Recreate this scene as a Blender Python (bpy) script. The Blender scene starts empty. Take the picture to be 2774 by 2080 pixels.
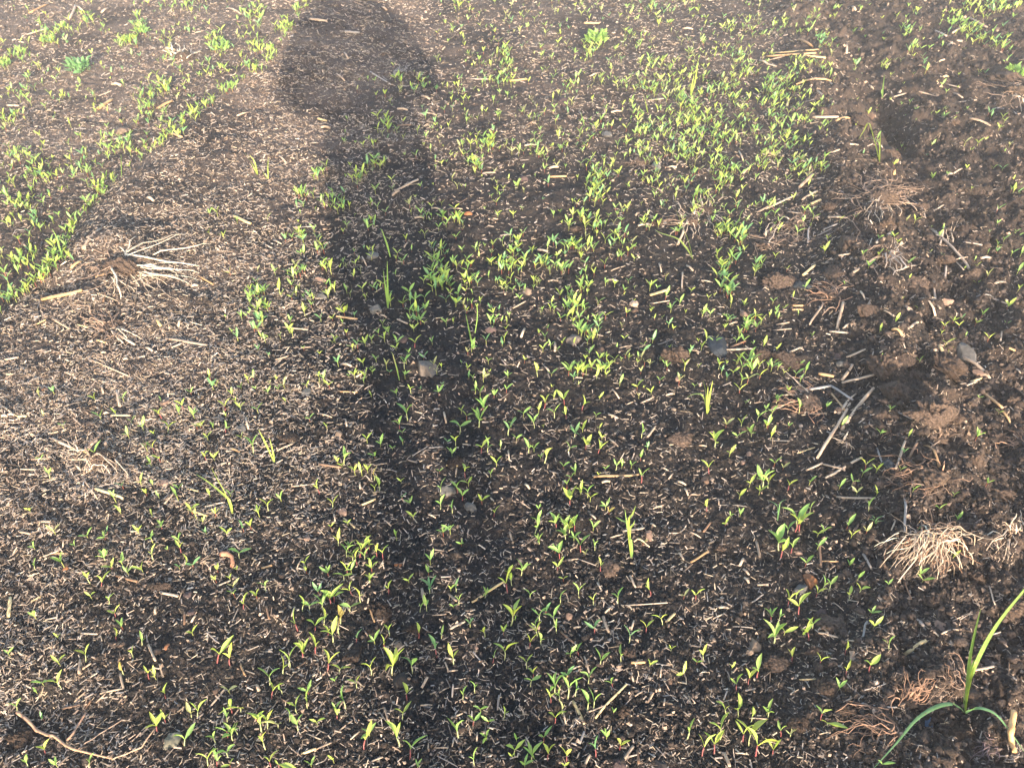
import bpy, bmesh, math, random
import numpy as np
from mathutils import Vector, Matrix, Euler

# ---------------------------------------------------------------- camera, sky, sun, exposure
random.seed(11)
rng = np.random.default_rng(11)
scene = bpy.context.scene
COL = scene.collection
PW, PH, FPX = 2774.0, 2080.0, 2150.0          # photograph size and focal length in its pixels
PITCH = math.radians(40.0)
CAM_H = 1.40
cam_data = bpy.data.cameras.new('camera')
cam = bpy.data.objects.new('camera', cam_data)
COL.objects.link(cam)
cam.location = (0, 0, CAM_H)
cam.rotation_euler = (math.pi / 2 - PITCH, 0, 0)
cam_data.sensor_fit = 'HORIZONTAL'
cam_data.sensor_width = 36.0
cam_data.lens = 36.0 * FPX / PW
cam_data.clip_start = 0.02
cam_data.clip_end = 900.0
cam_data.dof.use_dof = True
cam_data.dof.focus_distance = 1.75
cam_data.dof.aperture_fstop = 9.0
scene.camera = cam

SUN_EL, SUN_AZ = math.radians(13.6), math.radians(168.5)    # behind the photographer, a little to the right
world = bpy.data.worlds.new('World')
scene.world = world
world.use_nodes = True
nt = world.node_tree
sky = nt.nodes.new('ShaderNodeTexSky')
sky.sky_type = 'NISHITA'
sky.sun_disc = False
sky.sun_elevation = SUN_EL
sky.sun_rotation = SUN_AZ
sky.air_density = 1.0
sky.dust_density = 2.0
bg = nt.nodes['Background']
bg.inputs['Strength'].default_value = 0.15
nt.links.new(sky.outputs['Color'], bg.inputs['Color'])

sun_dir = Vector((math.sin(SUN_AZ) * math.cos(SUN_EL), math.cos(SUN_AZ) * math.cos(SUN_EL), math.sin(SUN_EL)))
sun_data = bpy.data.lights.new('sun', 'SUN')
sun_data.energy = 3.1
sun_data.angle = math.radians(0.4)
sun_data.color = (1.0, 0.86, 0.71)
sun = bpy.data.objects.new('sun', sun_data)
COL.objects.link(sun)
sun.rotation_euler = (-sun_dir).to_track_quat('-Z', 'Y').to_euler()
sun.location = sun_dir * 30

vs = scene.view_settings
vs.view_transform = 'Standard'
vs.look = 'None'
vs.exposure = 2.35
vs.gamma = 1.0
vs.use_curve_mapping = False

# ---------------------------------------------------------------- noise (numpy)
_perm = np.random.default_rng(5).permutation(4096).astype(np.int64)

def _h(ix, iy, s):
    return _perm[(_perm[(ix + s * 131) & 4095] + iy) & 4095]

def perlin(x, y, s=0):
    x = np.asarray(x, float); y = np.asarray(y, float)
    ix = np.floor(x).astype(np.int64); iy = np.floor(y).astype(np.int64)
    fx = x - ix; fy = y - iy
    u = fx * fx * fx * (fx * (fx * 6 - 15) + 10); v = fy * fy * fy * (fy * (fy * 6 - 15) + 10)
    def g(dx, dy):
        a = _h(ix + dx, iy + dy, s) * (2 * math.pi / 4096)
        return np.cos(a) * (fx - dx) + np.sin(a) * (fy - dy)
    a = g(0, 0); b = g(1, 0); c = g(0, 1); d = g(1, 1)
    return ((a + (b - a) * u) * (1 - v) + (c + (d - c) * u) * v) * 1.45

def fbm(x, y, s=0, o=3):
    r = 0; a = 1.0
    for k in range(o):
        r = r + a * perlin(x, y, s + k * 7); x = x * 2.03 + 3.1; y = y * 2.03 + 1.7; a *= 0.5
    return r

def worley(x, y, s=0):
    x = np.asarray(x, float); y = np.asarray(y, float)
    ix = np.floor(x).astype(np.int64); iy = np.floor(y).astype(np.int64)
    best = np.full(x.shape, 9.0)
    for dx in (-1, 0, 1):
        for dy in (-1, 0, 1):
            h1 = _h(ix + dx, iy + dy, s); h2 = _h(ix + dx, iy + dy, s + 17)
            px = ix + dx + h1 / 4096.0; py = iy + dy + h2 / 4096.0
            best = np.minimum(best, (px - x) ** 2 + (py - y) ** 2)
    return np.sqrt(best)

def sstep(a, b, t):
    t = np.clip((t - a) / (b - a), 0, 1)
    return t * t * (3 - 2 * t)

# ---------------------------------------------------------------- the lie of the land
CP, SP = math.cos(PITCH), math.sin(PITCH)

def rays(X, Y):
    a = (np.asarray(X, float) - PW / 2) / FPX; b = (np.asarray(Y, float) - PH / 2) / FPX
    return a, CP - b * SP, -SP - b * CP          # direction with unit depth

def flat(X, Y, z=0.0):
    dx, dy, dz = rays(X, Y)
    t = (CAM_H - z) / -dz
    return dx * t, dy * t

def depth_of(x, y, z):
    return y * CP + (CAM_H - z) * SP

_dents = []
for (X, Y, rx, ry, dep) in ((2405, 300, 34, 30, .07), (2420, 340, 36, 34, .10), (2462, 392, 34, 26, .07), (2480, 1050, 26, 36, .035), (2345, 935, 46, 14, .026), (2500, 900, 26, 20, .022),
                            (2480, 995, 14, 40, .02), (2560, 778, 22, 20, .02), (2330, 740, 40, 20, .018), (2700, 880, 34, 20, .018), (2730, 1235, 24, 16, .02),
                            (330, 715, 80, 40, -.035), (270, 860, 60, 30, -.022), (120, 770, 50, 30, -.02), (420, 800, 40, 20, .016), (200, 838, 60, 16, .03), (318, 880, 20, 26, .02), (440, 640, 46, 16, .014), (2640, 200, 20, 24, .03), (2300, 75, 18, 30, .03), (2600, 1935, 60, 40, .018),
                            (1600, 500, 90, 30, .012), (60, 1950, 120, 60, .018), (1760, 1480, 110, 40, .010), (1770, 1380, 120, 30, .008), (760, 1740, 60, 30, .014)):
    gx, gy = flat(X, Y); z = depth_of(gx, gy, 0)
    ang = math.atan2(CAM_H, gy)
    _dents.append((gx, gy, rx * z / FPX, ry * z / FPX / math.sin(ang), dep))

def band_x(y):
    return np.interp(y, (-1, .69, 1.1, 1.73, 2.86, 4.36, 7, 12), (.30, .70, .873, 1.068, 1.296, 1.583, 2.05, 3.0))

def rough(x, y):
    s = x - .087 * y
    r = .55 + .95 * sstep(-.22, .05, x - band_x(y)) + .10 * sstep(-1.0, -1.3, s)
    return r

def height(x, y, fine=True):
    x = np.asarray(x, float); y = np.asarray(y, float)
    s = x - .087 * y + .02 * perlin(x * 2, y * 2, 90)
    crest = -1.60
    h = .095 * sstep(-.92, crest, s) * (1 - sstep(crest - .02, crest - .22, s)) * (.88 + .15 * perlin(y * .9, x * .3, 3))
    b = x - band_x(y)
    h = h + .046 * np.exp(-(b / .15) ** 2) * (.75 + .5 * perlin(y * 4.5, x * 2, 6)) - .006 * sstep(.1, .5, b)
    h = h + .012 * fbm(x * 2.1, y * 2.1, 20, 2)
    h = h - .022 * np.exp(-((b - .27) / .09) ** 2) * (.6 + .6 * perlin(y * 3, x * 3, 5))
    for (cx, cy, rx, ry, dep) in _dents:
        h = h - dep * np.exp(-((x - cx) / rx) ** 2 - ((y - cy) / ry) ** 2)
    r = rough(x, y)
    h = h + r * .013 * fbm(x * 9, y * 9, 31, 2)
    if fine:
        wx = x + .012 * perlin(x * 30, y * 30, 41); wy = y + .012 * perlin(x * 30 + 9, y * 30, 42)
        c1 = np.clip(.62 - worley(wx * 19, wy * 19, 51), 0, 1)
        c2 = np.clip(.60 - worley(wx * 46, wy * 46, 52), 0, 1)
        r2 = np.clip(r - .75, 0, 1)
        c0 = np.clip(.66 - worley(wx * 8.5 + 3, wy * 8.5, 55), 0, .42)
        h = h + .075 * r2 * c0
        c3 = np.clip(.60 - worley(x * 105, y * 105, 53), 0, 1)
        m1 = np.clip(.35 + .9 * perlin(x * 5, y * 5, 61), 0.05, 1)
        h = h + r * (.030 * c1 * m1 + .017 * c2) + .0065 * c3 + .0030 * perlin(x * 190, y * 190, 71)
    return h

def ground(X, Y, fine=True):
    """points of the ground under pixels of the photograph"""
    X = np.atleast_1d(np.asarray(X, float)); Y = np.atleast_1d(np.asarray(Y, float))
    z = np.zeros_like(X)
    for k in range(9):
        gx, gy = flat(X, Y, z)
        zn = height(gx, gy, fine and k > 4)
        z = z + (zn - z) * (.7 if k < 5 else .5)
    return gx, gy, height(gx, gy, fine)

# a table of the ground's height, for the many single look-ups
_GS, _GX, _GY = .006, -4.6, .1
_tx = np.arange(_GX, 4.6, _GS); _ty = np.arange(_GY, 6.6, _GS)
_TAB = np.concatenate([height(*[a.ravel() for a in np.meshgrid(_tx, c)]).reshape(len(c), -1) for c in np.array_split(_ty, 12)]).tolist()

def hgt(x, y):
    u = (x - _GX) / _GS; v = (y - _GY) / _GS
    i = int(u); j = int(v)
    if i < 0 or j < 0 or i >= len(_tx) - 1 or j >= len(_ty) - 1: return float(height(np.array([x]), np.array([y]))[0])
    u -= i; v -= j
    a, b = _TAB[j], _TAB[j + 1]
    return (a[i] * (1 - u) + a[i + 1] * u) * (1 - v) + (b[i] * (1 - u) + b[i + 1] * u) * v

def P(X, Y):
    """the point of the ground under a pixel of the photograph"""
    a = (X - PW / 2) / FPX; b = (Y - PH / 2) / FPX
    dy, dz = CP - b * SP, -SP - b * CP
    z = 0.0
    for k in range(9):
        t = (CAM_H - z) / -dz
        z += (hgt(a * t, dy * t) - z) * (.7 if k < 5 else .5)
    t = (CAM_H - z) / -dz
    return Vector((a * t, dy * t, hgt(a * t, dy * t)))

# ---------------------------------------------------------------- materials
def new_mat(name):
    m = bpy.data.materials.new(name); m.use_nodes = True
    return m, m.node_tree.nodes, m.node_tree.links, m.node_tree.nodes['Principled BSDF']

def noise_node(n, l, scale, detail=4, rough_=.6, coord='Object'):
    tc = n.new('ShaderNodeTexCoord'); t = n.new('ShaderNodeTexNoise')
    t.inputs['Scale'].default_value = scale; t.inputs['Detail'].default_value = detail; t.inputs['Roughness'].default_value = rough_
    l.new(tc.outputs[coord], t.inputs['Vector'])
    return t

def ramp(n, l, src, stops):
    r = n.new('ShaderNodeValToRGB')
    e = r.color_ramp.elements
    while len(e) < len(stops): e.new(.5)
    for k, (p, c) in enumerate(stops):
        e[k].position = p; e[k].color = (c[0], c[1], c[2], 1)
    l.new(src, r.inputs['Fac'])
    return r

def mixc(n, l, a, b, f, mode='MIX'):
    m = n.new('ShaderNodeMix'); m.data_type = 'RGBA'; m.blend_type = mode
    for sock, v in ((m.inputs[6], a), (m.inputs[7], b), (m.inputs[0], f)):
        if isinstance(v, bpy.types.NodeSocket): l.new(v, sock)
        elif isinstance(v, (int, float)): sock.default_value = v
        else: sock.default_value = (v[0], v[1], v[2], 1)
    return m.outputs[2]

def bumped(n, l, bsdf, src, dist, strength=1.0):
    b = n.new('ShaderNodeBump'); b.inputs['Distance'].default_value = dist; b.inputs['Strength'].default_value = strength
    l.new(src, b.inputs['Height']); l.new(b.outputs['Normal'], bsdf.inputs['Normal'])

def soil_mat():
    m, n, l, b = new_mat('dark_soil')
    big = noise_node(n, l, 3.0, 5); mid = noise_node(n, l, 26.0, 5, .65); fine = noise_node(n, l, 240.0, 4, .7)
    c = ramp(n, l, mid.outputs['Fac'], ((.30, (.014, .0125, .012)), (.54, (.026, .0225, .0205)), (.78, (.060, .045, .036))))
    at = n.new('ShaderNodeAttribute'); at.attribute_name = 'brown'
    ad = n.new('ShaderNodeAttribute'); ad.attribute_name = 'paler_soil'
    c2 = mixc(n, l, c.outputs['Color'], (.050, .036, .029), at.outputs['Fac'])
    c2 = mixc(n, l, c2, (.125, .096, .079), ad.outputs['Fac'])
    g = ramp(n, l, fine.outputs['Fac'], ((.28, (.40, .40, .42)), (.52, (1, 1, 1)), (.72, (2.5, 2.25, 2.05))))
    c3 = mixc(n, l, c2, g.outputs['Color'], 1.0, 'MULTIPLY')
    bg_ = ramp(n, l, big.outputs['Fac'], ((.35, (.8, .8, .82)), (.65, (1.2, 1.15, 1.1))))
    c4 = mixc(n, l, c3, bg_.outputs['Color'], 1.0, 'MULTIPLY')
    l.new(c4, b.inputs['Base Color'])
    b.inputs['Roughness'].default_value = .95; b.inputs['Specular IOR Level'].default_value = .15
    bumped(n, l, b, fine.outputs['Fac'], .007, 1.0)
    return m

def tint_mat(name, noise_scale, lo, hi, roughness, bump=.001, attr='tint', spec=.2, detail=4):
    """own colour of each piece from a per-piece colour attribute (or the object's colour), broken up by noise"""
    m, n, l, b = new_mat(name)
    if attr == 'object':
        src = n.new('ShaderNodeObjectInfo').outputs['Color']
    else:
        at = n.new('ShaderNodeAttribute'); at.attribute_name = attr; src = at.outputs['Color']
    t = noise_node(n, l, noise_scale, detail, .65)
    r = ramp(n, l, t.outputs['Fac'], ((.30, (lo,) * 3), (.70, (hi,) * 3)))
    l.new(mixc(n, l, src, r.outputs['Color'], 1.0, 'MULTIPLY'), b.inputs['Base Color'])
    b.inputs['Roughness'].default_value = roughness; b.inputs['Specular IOR Level'].default_value = spec
    if bump: bumped(n, l, b, t.outputs['Fac'], bump, .9)
    return m

def straw_mat(name, attr):
    m, n, l, b = new_mat(name)
    if attr == 'object':
        src = n.new('ShaderNodeObjectInfo').outputs['Color']
        tc = n.new('ShaderNodeTexCoord'); mp = n.new('ShaderNodeMapping'); mp.inputs['Scale'].default_value = (9, 900, 900)
        l.new(tc.outputs['Object'], mp.inputs['Vector'])
        t = n.new('ShaderNodeTexNoise'); t.inputs['Scale'].default_value = 1.0; t.inputs['Detail'].default_value = 3
        l.new(mp.outputs['Vector'], t.inputs['Vector'])
    else:
        at = n.new('ShaderNodeAttribute'); at.attribute_name = attr; src = at.outputs['Color']
        t = noise_node(n, l, 160, 3)
    r = ramp(n, l, t.outputs['Fac'], ((.28, (.62, .56, .50)), (.6, (1.1, 1.08, 1.05))))
    bl = noise_node(n, l, 34, 3)
    r2 = ramp(n, l, bl.outputs['Fac'], ((.34, (.62, .58, .55)), (.52, (1, 1, 1))))
    c = mixc(n, l, mixc(n, l, src, r.outputs['Color'], 1.0, 'MULTIPLY'), r2.outputs['Color'], .8, 'MULTIPLY')
    l.new(c, b.inputs['Base Color'])
    b.inputs['Roughness'].default_value = .6; b.inputs['Specular IOR Level'].default_value = .3
    bumped(n, l, b, t.outputs['Fac'], .0006, .8)
    return m

def leaf_mat(name, attr):
    m, n, l, b = new_mat(name)
    if attr == 'object':
        src = n.new('ShaderNodeObjectInfo').outputs['Color']
    else:
        at = n.new('ShaderNodeAttribute'); at.attribute_name = attr; src = at.outputs['Color']
    t = noise_node(n, l, 70, 4)
    r = ramp(n, l, t.outputs['Fac'], ((.3, (.74, .80, .7)), (.7, (1.22, 1.16, 1.2))))
    c = mixc(n, l, src, r.outputs['Color'], 1.0, 'MULTIPLY')
    t2 = noise_node(n, l, 230, 3); r2 = ramp(n, l, t2.outputs['Fac'], ((.62, (0, 0, 0)), (.72, (1, 1, 1))))
    c = mixc(n, l, c, (.16, .12, .07), r2.outputs['Color'])
    l.new(c, b.inputs['Base Color'])
    b.inputs['Roughness'].default_value = .42; b.inputs['Specular IOR Level'].default_value = .4
    bumped(n, l, b, t.outputs['Fac'], .0012, .7)
    tr = n.new('ShaderNodeBsdfTranslucent')
    l.new(mixc(n, l, c, (1.5, 1.45, .55), 1.0, 'MULTIPLY'), tr.inputs['Color'])
    mx = n.new('ShaderNodeMixShader'); mx.inputs[0].default_value = .35
    out = n['Material Output']
    l.new(b.outputs['BSDF'], mx.inputs[1]); l.new(tr.outputs['BSDF'], mx.inputs[2]); l.new(mx.outputs['Shader'], out.inputs['Surface'])
    return m

M_SOIL = soil_mat()
M_CRUMB = tint_mat('soil_crumb', 300, .6, 1.4, .95, .0015)
M_CLOD = tint_mat('soil_clod', 170, .28, 1.9, .95, .009, 'object', .12, 6)
M_STONE = tint_mat('field_stone', 75, .55, 1.35, .85, .003, 'object', .25, 7)
M_STRAW = straw_mat('dry_straw', 'object')
M_CHAFF = straw_mat('dry_chaff', 'tint')
M_ROOT = tint_mat('dry_root', 130, .6, 1.25, .85, .0006, 'object')
M_LEAF = leaf_mat('seedling_leaf', 'object')
M_LEAFS = leaf_mat('small_seedling_leaf', 'tint')
M_STEM = tint_mat('seedling_stem', 90, .85, 1.15, .5, 0, 'object', .35)

# ---------------------------------------------------------------- object helpers
def link(name, me, parent=None):
    o = bpy.data.objects.new(name, me); COL.objects.link(o)
    if parent is not None: o.parent = parent
    return o

def tag(o, label=None, cat=None, group=None, kind=None):
    for k, v in (('label', label), ('category', cat), ('group', group), ('kind', kind)):
        if v: o[k] = v
    return o

def thing(name, loc, label, cat, group=None):
    o = bpy.data.objects.new(name, None); COL.objects.link(o)
    o.empty_display_size = .02; o.location = loc
    return tag(o, label, cat, group)

def mesh_np(name, V, F, mat, smooth=True, tint=None, extra=None):
    """F: int array (n, k) of equal-sided faces"""
    me = bpy.data.meshes.new(name)
    V = np.ascontiguousarray(V, np.float32); F = np.ascontiguousarray(F, np.int32)
    me.vertices.add(len(V)); me.vertices.foreach_set('co', V.ravel())
    k = F.shape[1]
    me.loops.add(F.size); me.loops.foreach_set('vertex_index', F.ravel())
    me.polygons.add(len(F)); me.polygons.foreach_set('loop_start', np.arange(0, F.size, k, dtype=np.int32))
    me.polygons.foreach_set('loop_total', np.full(len(F), k, np.int32))
    me.polygons.foreach_set('use_smooth', np.full(len(F), smooth))
    if tint is not None:
        a = me.attributes.new('tint', 'FLOAT_COLOR', 'POINT')
        a.data.foreach_set('color', np.c_[tint, np.ones(len(tint))].astype(np.float32).ravel())
    for nm, arr in (extra or {}).items():
        a = me.attributes.new(nm, 'FLOAT', 'POINT'); a.data.foreach_set('value', np.ascontiguousarray(arr, np.float32))
    me.update(calc_edges=True)
    me.materials.append(mat)
    return me

def tube_mesh(name, pts, radii, mat, sides=6, cap=True, squash=1.0):
    """a swept tube through pts with a radius at each"""
    pts = [Vector(p) for p in pts]
    V = []; F = []
    up = Vector((0, 0, 1))
    for i, p in enumerate(pts):
        d = (pts[min(i + 1, len(pts) - 1)] - pts[max(i - 1, 0)]).normalized()
        if abs(d.z) > .95: up = Vector((0, 1, 0))
        a = d.cross(up).normalized(); b = a.cross(d).normalized()
        for s in range(sides):
            t = 2 * math.pi * s / sides
            V.append(p + a * (math.cos(t) * radii[i]) + b * (math.sin(t) * radii[i] * squash))
    for i in range(len(pts) - 1):
        for s in range(sides):
            F.append((i * sides + s, i * sides + (s + 1) % sides, (i + 1) * sides + (s + 1) % sides, (i + 1) * sides + s))
    if cap:
        F.append(tuple(range(sides))[::-1]); F.append(tuple((len(pts) - 1) * sides + s for s in range(sides)))
    me = bpy.data.meshes.new(name)
    me.from_pydata(V, [], F)
    for p in me.polygons: p.use_smooth = len(p.vertices) == 4
    me.materials.append(mat)
    return me

def blob_mesh(name, rx, ry, rz, mat, sub=3, amp=.18, facets=0, seed=0, lump=0.0, fine=0.0):
    """a stone or clod: an icosphere pushed about by noise and cut by flat facets"""
    bm = bmesh.new(); bmesh.ops.create_icosphere(bm, subdivisions=sub, radius=1.0)
    r = random.Random(seed)
    planes = []
    for _ in range(facets):
        v = Vector((r.gauss(0, 1), r.gauss(0, 1), r.gauss(0, .8))).normalized()
        planes.append((v, r.uniform(.46, .80)))
    co = np.array([v.co[:] for v in bm.verts])
    ox, oy = r.uniform(0, 90), r.uniform(0, 90)
    n1 = perlin(co[:, 0] * 1.3 + ox + co[:, 2] * .7, co[:, 1] * 1.3 + oy - co[:, 2] * .9, 1)
    n2 = perlin(co[:, 0] * 3.1 + oy + co[:, 2] * 2.3, co[:, 1] * 3.1 + ox - co[:, 2] * 1.7, 2)
    k = 1 + amp * n1 + amp * .45 * n2
    if lump:
        w = np.minimum(worley(co[:, 0] * 2.6 + ox + co[:, 2] * 1.9, co[:, 1] * 2.6 + oy - co[:, 2] * 1.6, 5), 1)
        k = k + lump * (.55 - w)
        w2 = np.minimum(worley(co[:, 0] * 6.5 + oy + co[:, 2] * 5.1, co[:, 1] * 6.5 + ox - co[:, 2] * 4.3, 6), 1)
        k = k + fine * (.5 - w2)
    co = co * k[:, None]
    for v, d in planes:
        nv = np.array(v[:]); e = co @ nv - d
        co = co - np.maximum(e, 0)[:, None] * nv * .92
    n3 = perlin(co[:, 0] * 5 + ox + co[:, 2] * 4, co[:, 1] * 5 + oy - co[:, 2] * 3, 3)
    if facets: co = co * (1 + .045 * n3)[:, None]
    for v, c in zip(bm.verts, co): v.co = Vector((c[0] * rx, c[1] * ry, c[2] * rz))
    me = bpy.data.meshes.new(name); bm.to_mesh(me); bm.free()
    sm = not facets or bool(lump)
    for p in me.polygons: p.use_smooth = sm
    me.materials.append(mat)
    if facets and sub == 4: me.set_sharp_from_angle(angle=math.radians(28)); [setattr(p, 'use_smooth', True) for p in me.polygons]
    return me

def merged(name, base_v, base_f, mats, pos, tint, mat, smooth=False):
    """many small pieces as one mesh: base_v (k,3) or (N,k,3), mats (N,3,3), pos (N,3), tint (N,3)"""
    N = len(pos)
    if base_v.ndim == 2: base_v = np.broadcast_to(base_v, (N,) + base_v.shape)
    V = np.einsum('nij,nkj->nki', mats, base_v) + pos[:, None, :]
    k = base_v.shape[1]
    F = base_f[None, :, :] + (np.arange(N) * k)[:, None, None]
    return mesh_np(name, V.reshape(-1, 3), F.reshape(-1, base_f.shape[1]), mat, smooth, np.repeat(tint, k, axis=0))

def rot_z(a):
    c, s = np.cos(a), np.sin(a); z = np.zeros_like(a); o = np.ones_like(a)
    return np.stack([np.stack([c, -s, z], -1), np.stack([s, c, z], -1), np.stack([z, z, o], -1)], -2)

def rot_y(a):
    c, s = np.cos(a), np.sin(a); z = np.zeros_like(a); o = np.ones_like(a)
    return np.stack([np.stack([c, z, s], -1), np.stack([z, o, z], -1), np.stack([-s, z, c], -1)], -2)

def rot_x(a):
    c, s = np.cos(a), np.sin(a); z = np.zeros_like(a); o = np.ones_like(a)
    return np.stack([np.stack([o, z, z], -1), np.stack([z, c, -s], -1), np.stack([z, s, c], -1)], -2)

# ---------------------------------------------------------------- words that single a thing out
LANDMARKS = [("the large grey-brown rock", 1155, 985), ("the dark blue-grey stone", 1942, 915), ("the orange split stone", 2197, 1566), ("the round grey-green pebble", 472, 1998),
             ("the dark two-toned stone", 1086, 1829), ("the pinkish angular stone", 2547, 1690), ("the pale blue pebble", 2515, 1952), ("the flat grey slab", 2620, 944),
             ("the red root fan", 2380, 1975), ("the biggest pale stubble clump", 2500, 1515), ("the tall arching grass plant", 2615, 1930), ("the forked brown stick", 180, 2000),
             ("the long orange straw", 1667, 1290), ("the crossed long straws", 2270, 1130), ("the tall knobbed clod", 2428, 1040), ("the round crumbly clod", 2235, 1861),
             ("the pinkish stone touching a straw", 1757, 1442), ("the brown round stone", 1557, 916), ("the tan upright stone", 1427, 780), ("the pale pink stone", 1720, 819),
             ("the grey wedge-shaped stone", 1212, 1325), ("the pale yellow straw", 297, 1339), ("the twisted stubble", 260, 1240), ("the white-stemmed stubble", 400, 730),
             ("the round tan stone", 2043, 1736), ("the rounded dark bottom stone", 1788, 2063), ("the long slanting straw", 1655, 1905), ("the thick short straw", 1567, 1930),
             ("the curved orange bark", 617, 1521), ("the rosy flat stone", 446, 1303), ("the fork-bladed grass plant", 1915, 1080), ("the slanting yellow grass blade", 600, 1340),
             ("the two-bladed yellow grass", 735, 1210), ("the bent orange straw", 2445, 905), ("the rooty brown clod", 2517, 1300), ("the speckled pink stone", 929, 1382)]

def place_words(X, Y):
    best = None
    for (nm, lx, ly) in LANDMARKS:
        d = math.hypot(X - lx, (Y - ly) * 1.15)
        if d < 4: continue
        if best is None or d < best[0]: best = (d, nm, X - lx, Y - ly)
    d, nm, dx, dy = best
    ang = math.degrees(math.atan2(-dy, dx)) % 360
    k = int(((ang + 22.5) % 360) // 45)
    return nm, ('right of', 'above and right of', 'above', 'above and left of', 'left of', 'below and left of', 'below', 'below and right of')[k], d

ORD = ['first', 'second', 'third', 'fourth', 'fifth', 'sixth', 'seventh', 'eighth', 'ninth', 'tenth', 'eleventh', 'twelfth', '13th', '14th', '15th', '16th', '17th', '18th', '19th', '20th', '21st', '22nd', '23rd', '24th',
       '25th', '26th', '27th', '28th', '29th', '30th', '31st', '32nd', '33rd', '34th', '35th', '36th', '37th', '38th', '39th', '40th', '41st', '42nd', '43rd', '44th', '45th', '46th', '47th', '48th', '49th', '50th']

def spot_labels(items):
    """items: [(noun, look, X, Y)] -> label for each, counted outwards from the closest landmark"""
    cells = {}
    for i, (noun, look, X, Y) in enumerate(items):
        nm, dr, d = place_words(X, Y)
        cells.setdefault((noun, nm, dr), []).append((d, i))
    out = [None] * len(items)
    for (noun, nm, dr), lst in cells.items():
        lst.sort()
        for k, (d, i) in enumerate(lst):
            look = items[i][1]
            out[i] = f"{look}, {ORD[k] + ' ' if len(lst) > 1 else ''}{dr} {nm}"
    out = [t if len(t.replace('-', ' ').split()) <= 16 else t.replace(', one upright leaf', '') for t in out]
    return out

# ---------------------------------------------------------------- the ground: one sheet, fine near the camera, coarse to the horizon
def soil_paleness(x, y):
    """paler soil colour: on the ridge, towards the far end and in patches, little on the rough furrow"""
    s = x - .087 * y
    d = .42 * sstep(-.75, -1.2, s) * sstep(.7, 1.5, y) + .42 * sstep(1.9, 4.0, y) * sstep(.25, -.1, x - band_x(y)) + .15 * sstep(2.5, 4.5, y)
    return np.clip(d * (.75 + .6 * perlin(x * 3.5, y * 3.5, 83)) + .22 * perlin(x * 12, y * 12, 84) - .03, 0, .9)

def build_ground():
    ds = [.22]
    while ds[-1] < 6.6:
        d = ds[-1]; ds.append(d + .0032 + .0023 * max(d - .75, 0))
    ys = np.array(ds)
    ys = np.r_[-160, -60, -20, -8, -3.5, -1.6, -.8, -.35, -.1, .08, ys, 6.8, 7.3, 8.2, 10, 14, 24, 50, 120, 300]
    u = np.linspace(-1, 1, 720)
    u = np.r_[-90, -30, -12, -5, -2.6, -1.6, -1.25, -1.1, u, 1.1, 1.25, 1.6, 2.6, 5, 12, 30, 90]
    hw = np.clip(1.05 + .53 * np.clip(ys, .3, 7), 0, 4.6)
    Xg = hw[:, None] * u[None, :]; Yg = np.repeat(ys[:, None], len(u), 1)
    Z = height(Xg.ravel(), Yg.ravel()).reshape(Xg.shape)
    far = (np.abs(u)[None, :] > 1.05) | (ys[:, None] < .2) | (ys[:, None] > 6.7)
    Z = np.where(far, height(Xg.ravel(), Yg.ravel(), False).reshape(Xg.shape) * (np.abs(Xg) + np.abs(Yg) < 12), Z)
    V = np.stack([Xg, Yg, Z], -1).reshape(-1, 3)
    nr, nc = Xg.shape
    idx = np.arange(nr * nc).reshape(nr, nc)
    F = np.stack([idx[:-1, :-1], idx[:-1, 1:], idx[1:, 1:], idx[1:, :-1]], -1).reshape(-1, 4)
    x, y = V[:, 0], V[:, 1]
    s = x - .087 * y
    br = .62 * sstep(-.22, .05, x - band_x(y)) + .2 * sstep(-.85, -1.2, s)
    br = np.clip(br + .30 * perlin(x * 4, y * 4, 81) + .38 * perlin(x * 14, y * 14, 82) - .08, 0, 1)
    paler_soil = soil_paleness(x, y)
    me = mesh_np('ground', V, F, M_SOIL, True, None, {'brown': br, 'paler_soil': paler_soil})
    return tag(link('ground', me), 'dark crumbly field soil with beds, a low ridge and a rough furrow', 'soil', None, 'structure')

build_ground()

def normals_at(x, y, e=.012):
    zx = (height(x + e, y) - height(x - e, y)) / (2 * e); zy = (height(x, y + e) - height(x, y - e)) / (2 * e)
    return np.arctan(zx), np.arctan(zy)

def scatter_px(n, weight, margin=260):
    """points of the ground, about evenly spread over the view and a margin round it"""
    xs, ys = [], []
    got = 0
    while got < n:
        X = rng.uniform(-margin, PW + margin, n); Y = rng.uniform(-60, PH + 200, n)
        k = rng.uniform(0, 1, n) < weight(X, Y)
        xs.append(X[k]); ys.append(Y[k]); got += int(k.sum())
    X = np.concatenate(xs)[:n]; Y = np.concatenate(ys)[:n]
    gx, gy, gz = ground(X, Y)
    return X, Y, gx, gy, gz

def blob(X, Y, cx, cy, rx, ry):
    return np.exp(-((X - cx) / rx) ** 2 - ((Y - cy) / ry) ** 2)

def crest_px(Y):
    """where the left ridge hides the bed beyond it, in the photograph"""
    return np.interp(Y, (0, 110, 190, 270, 400, 510, 590, 740, 800, 860), (850, 770, 720, 600, 440, 300, 230, 150, 70, 0))

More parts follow.
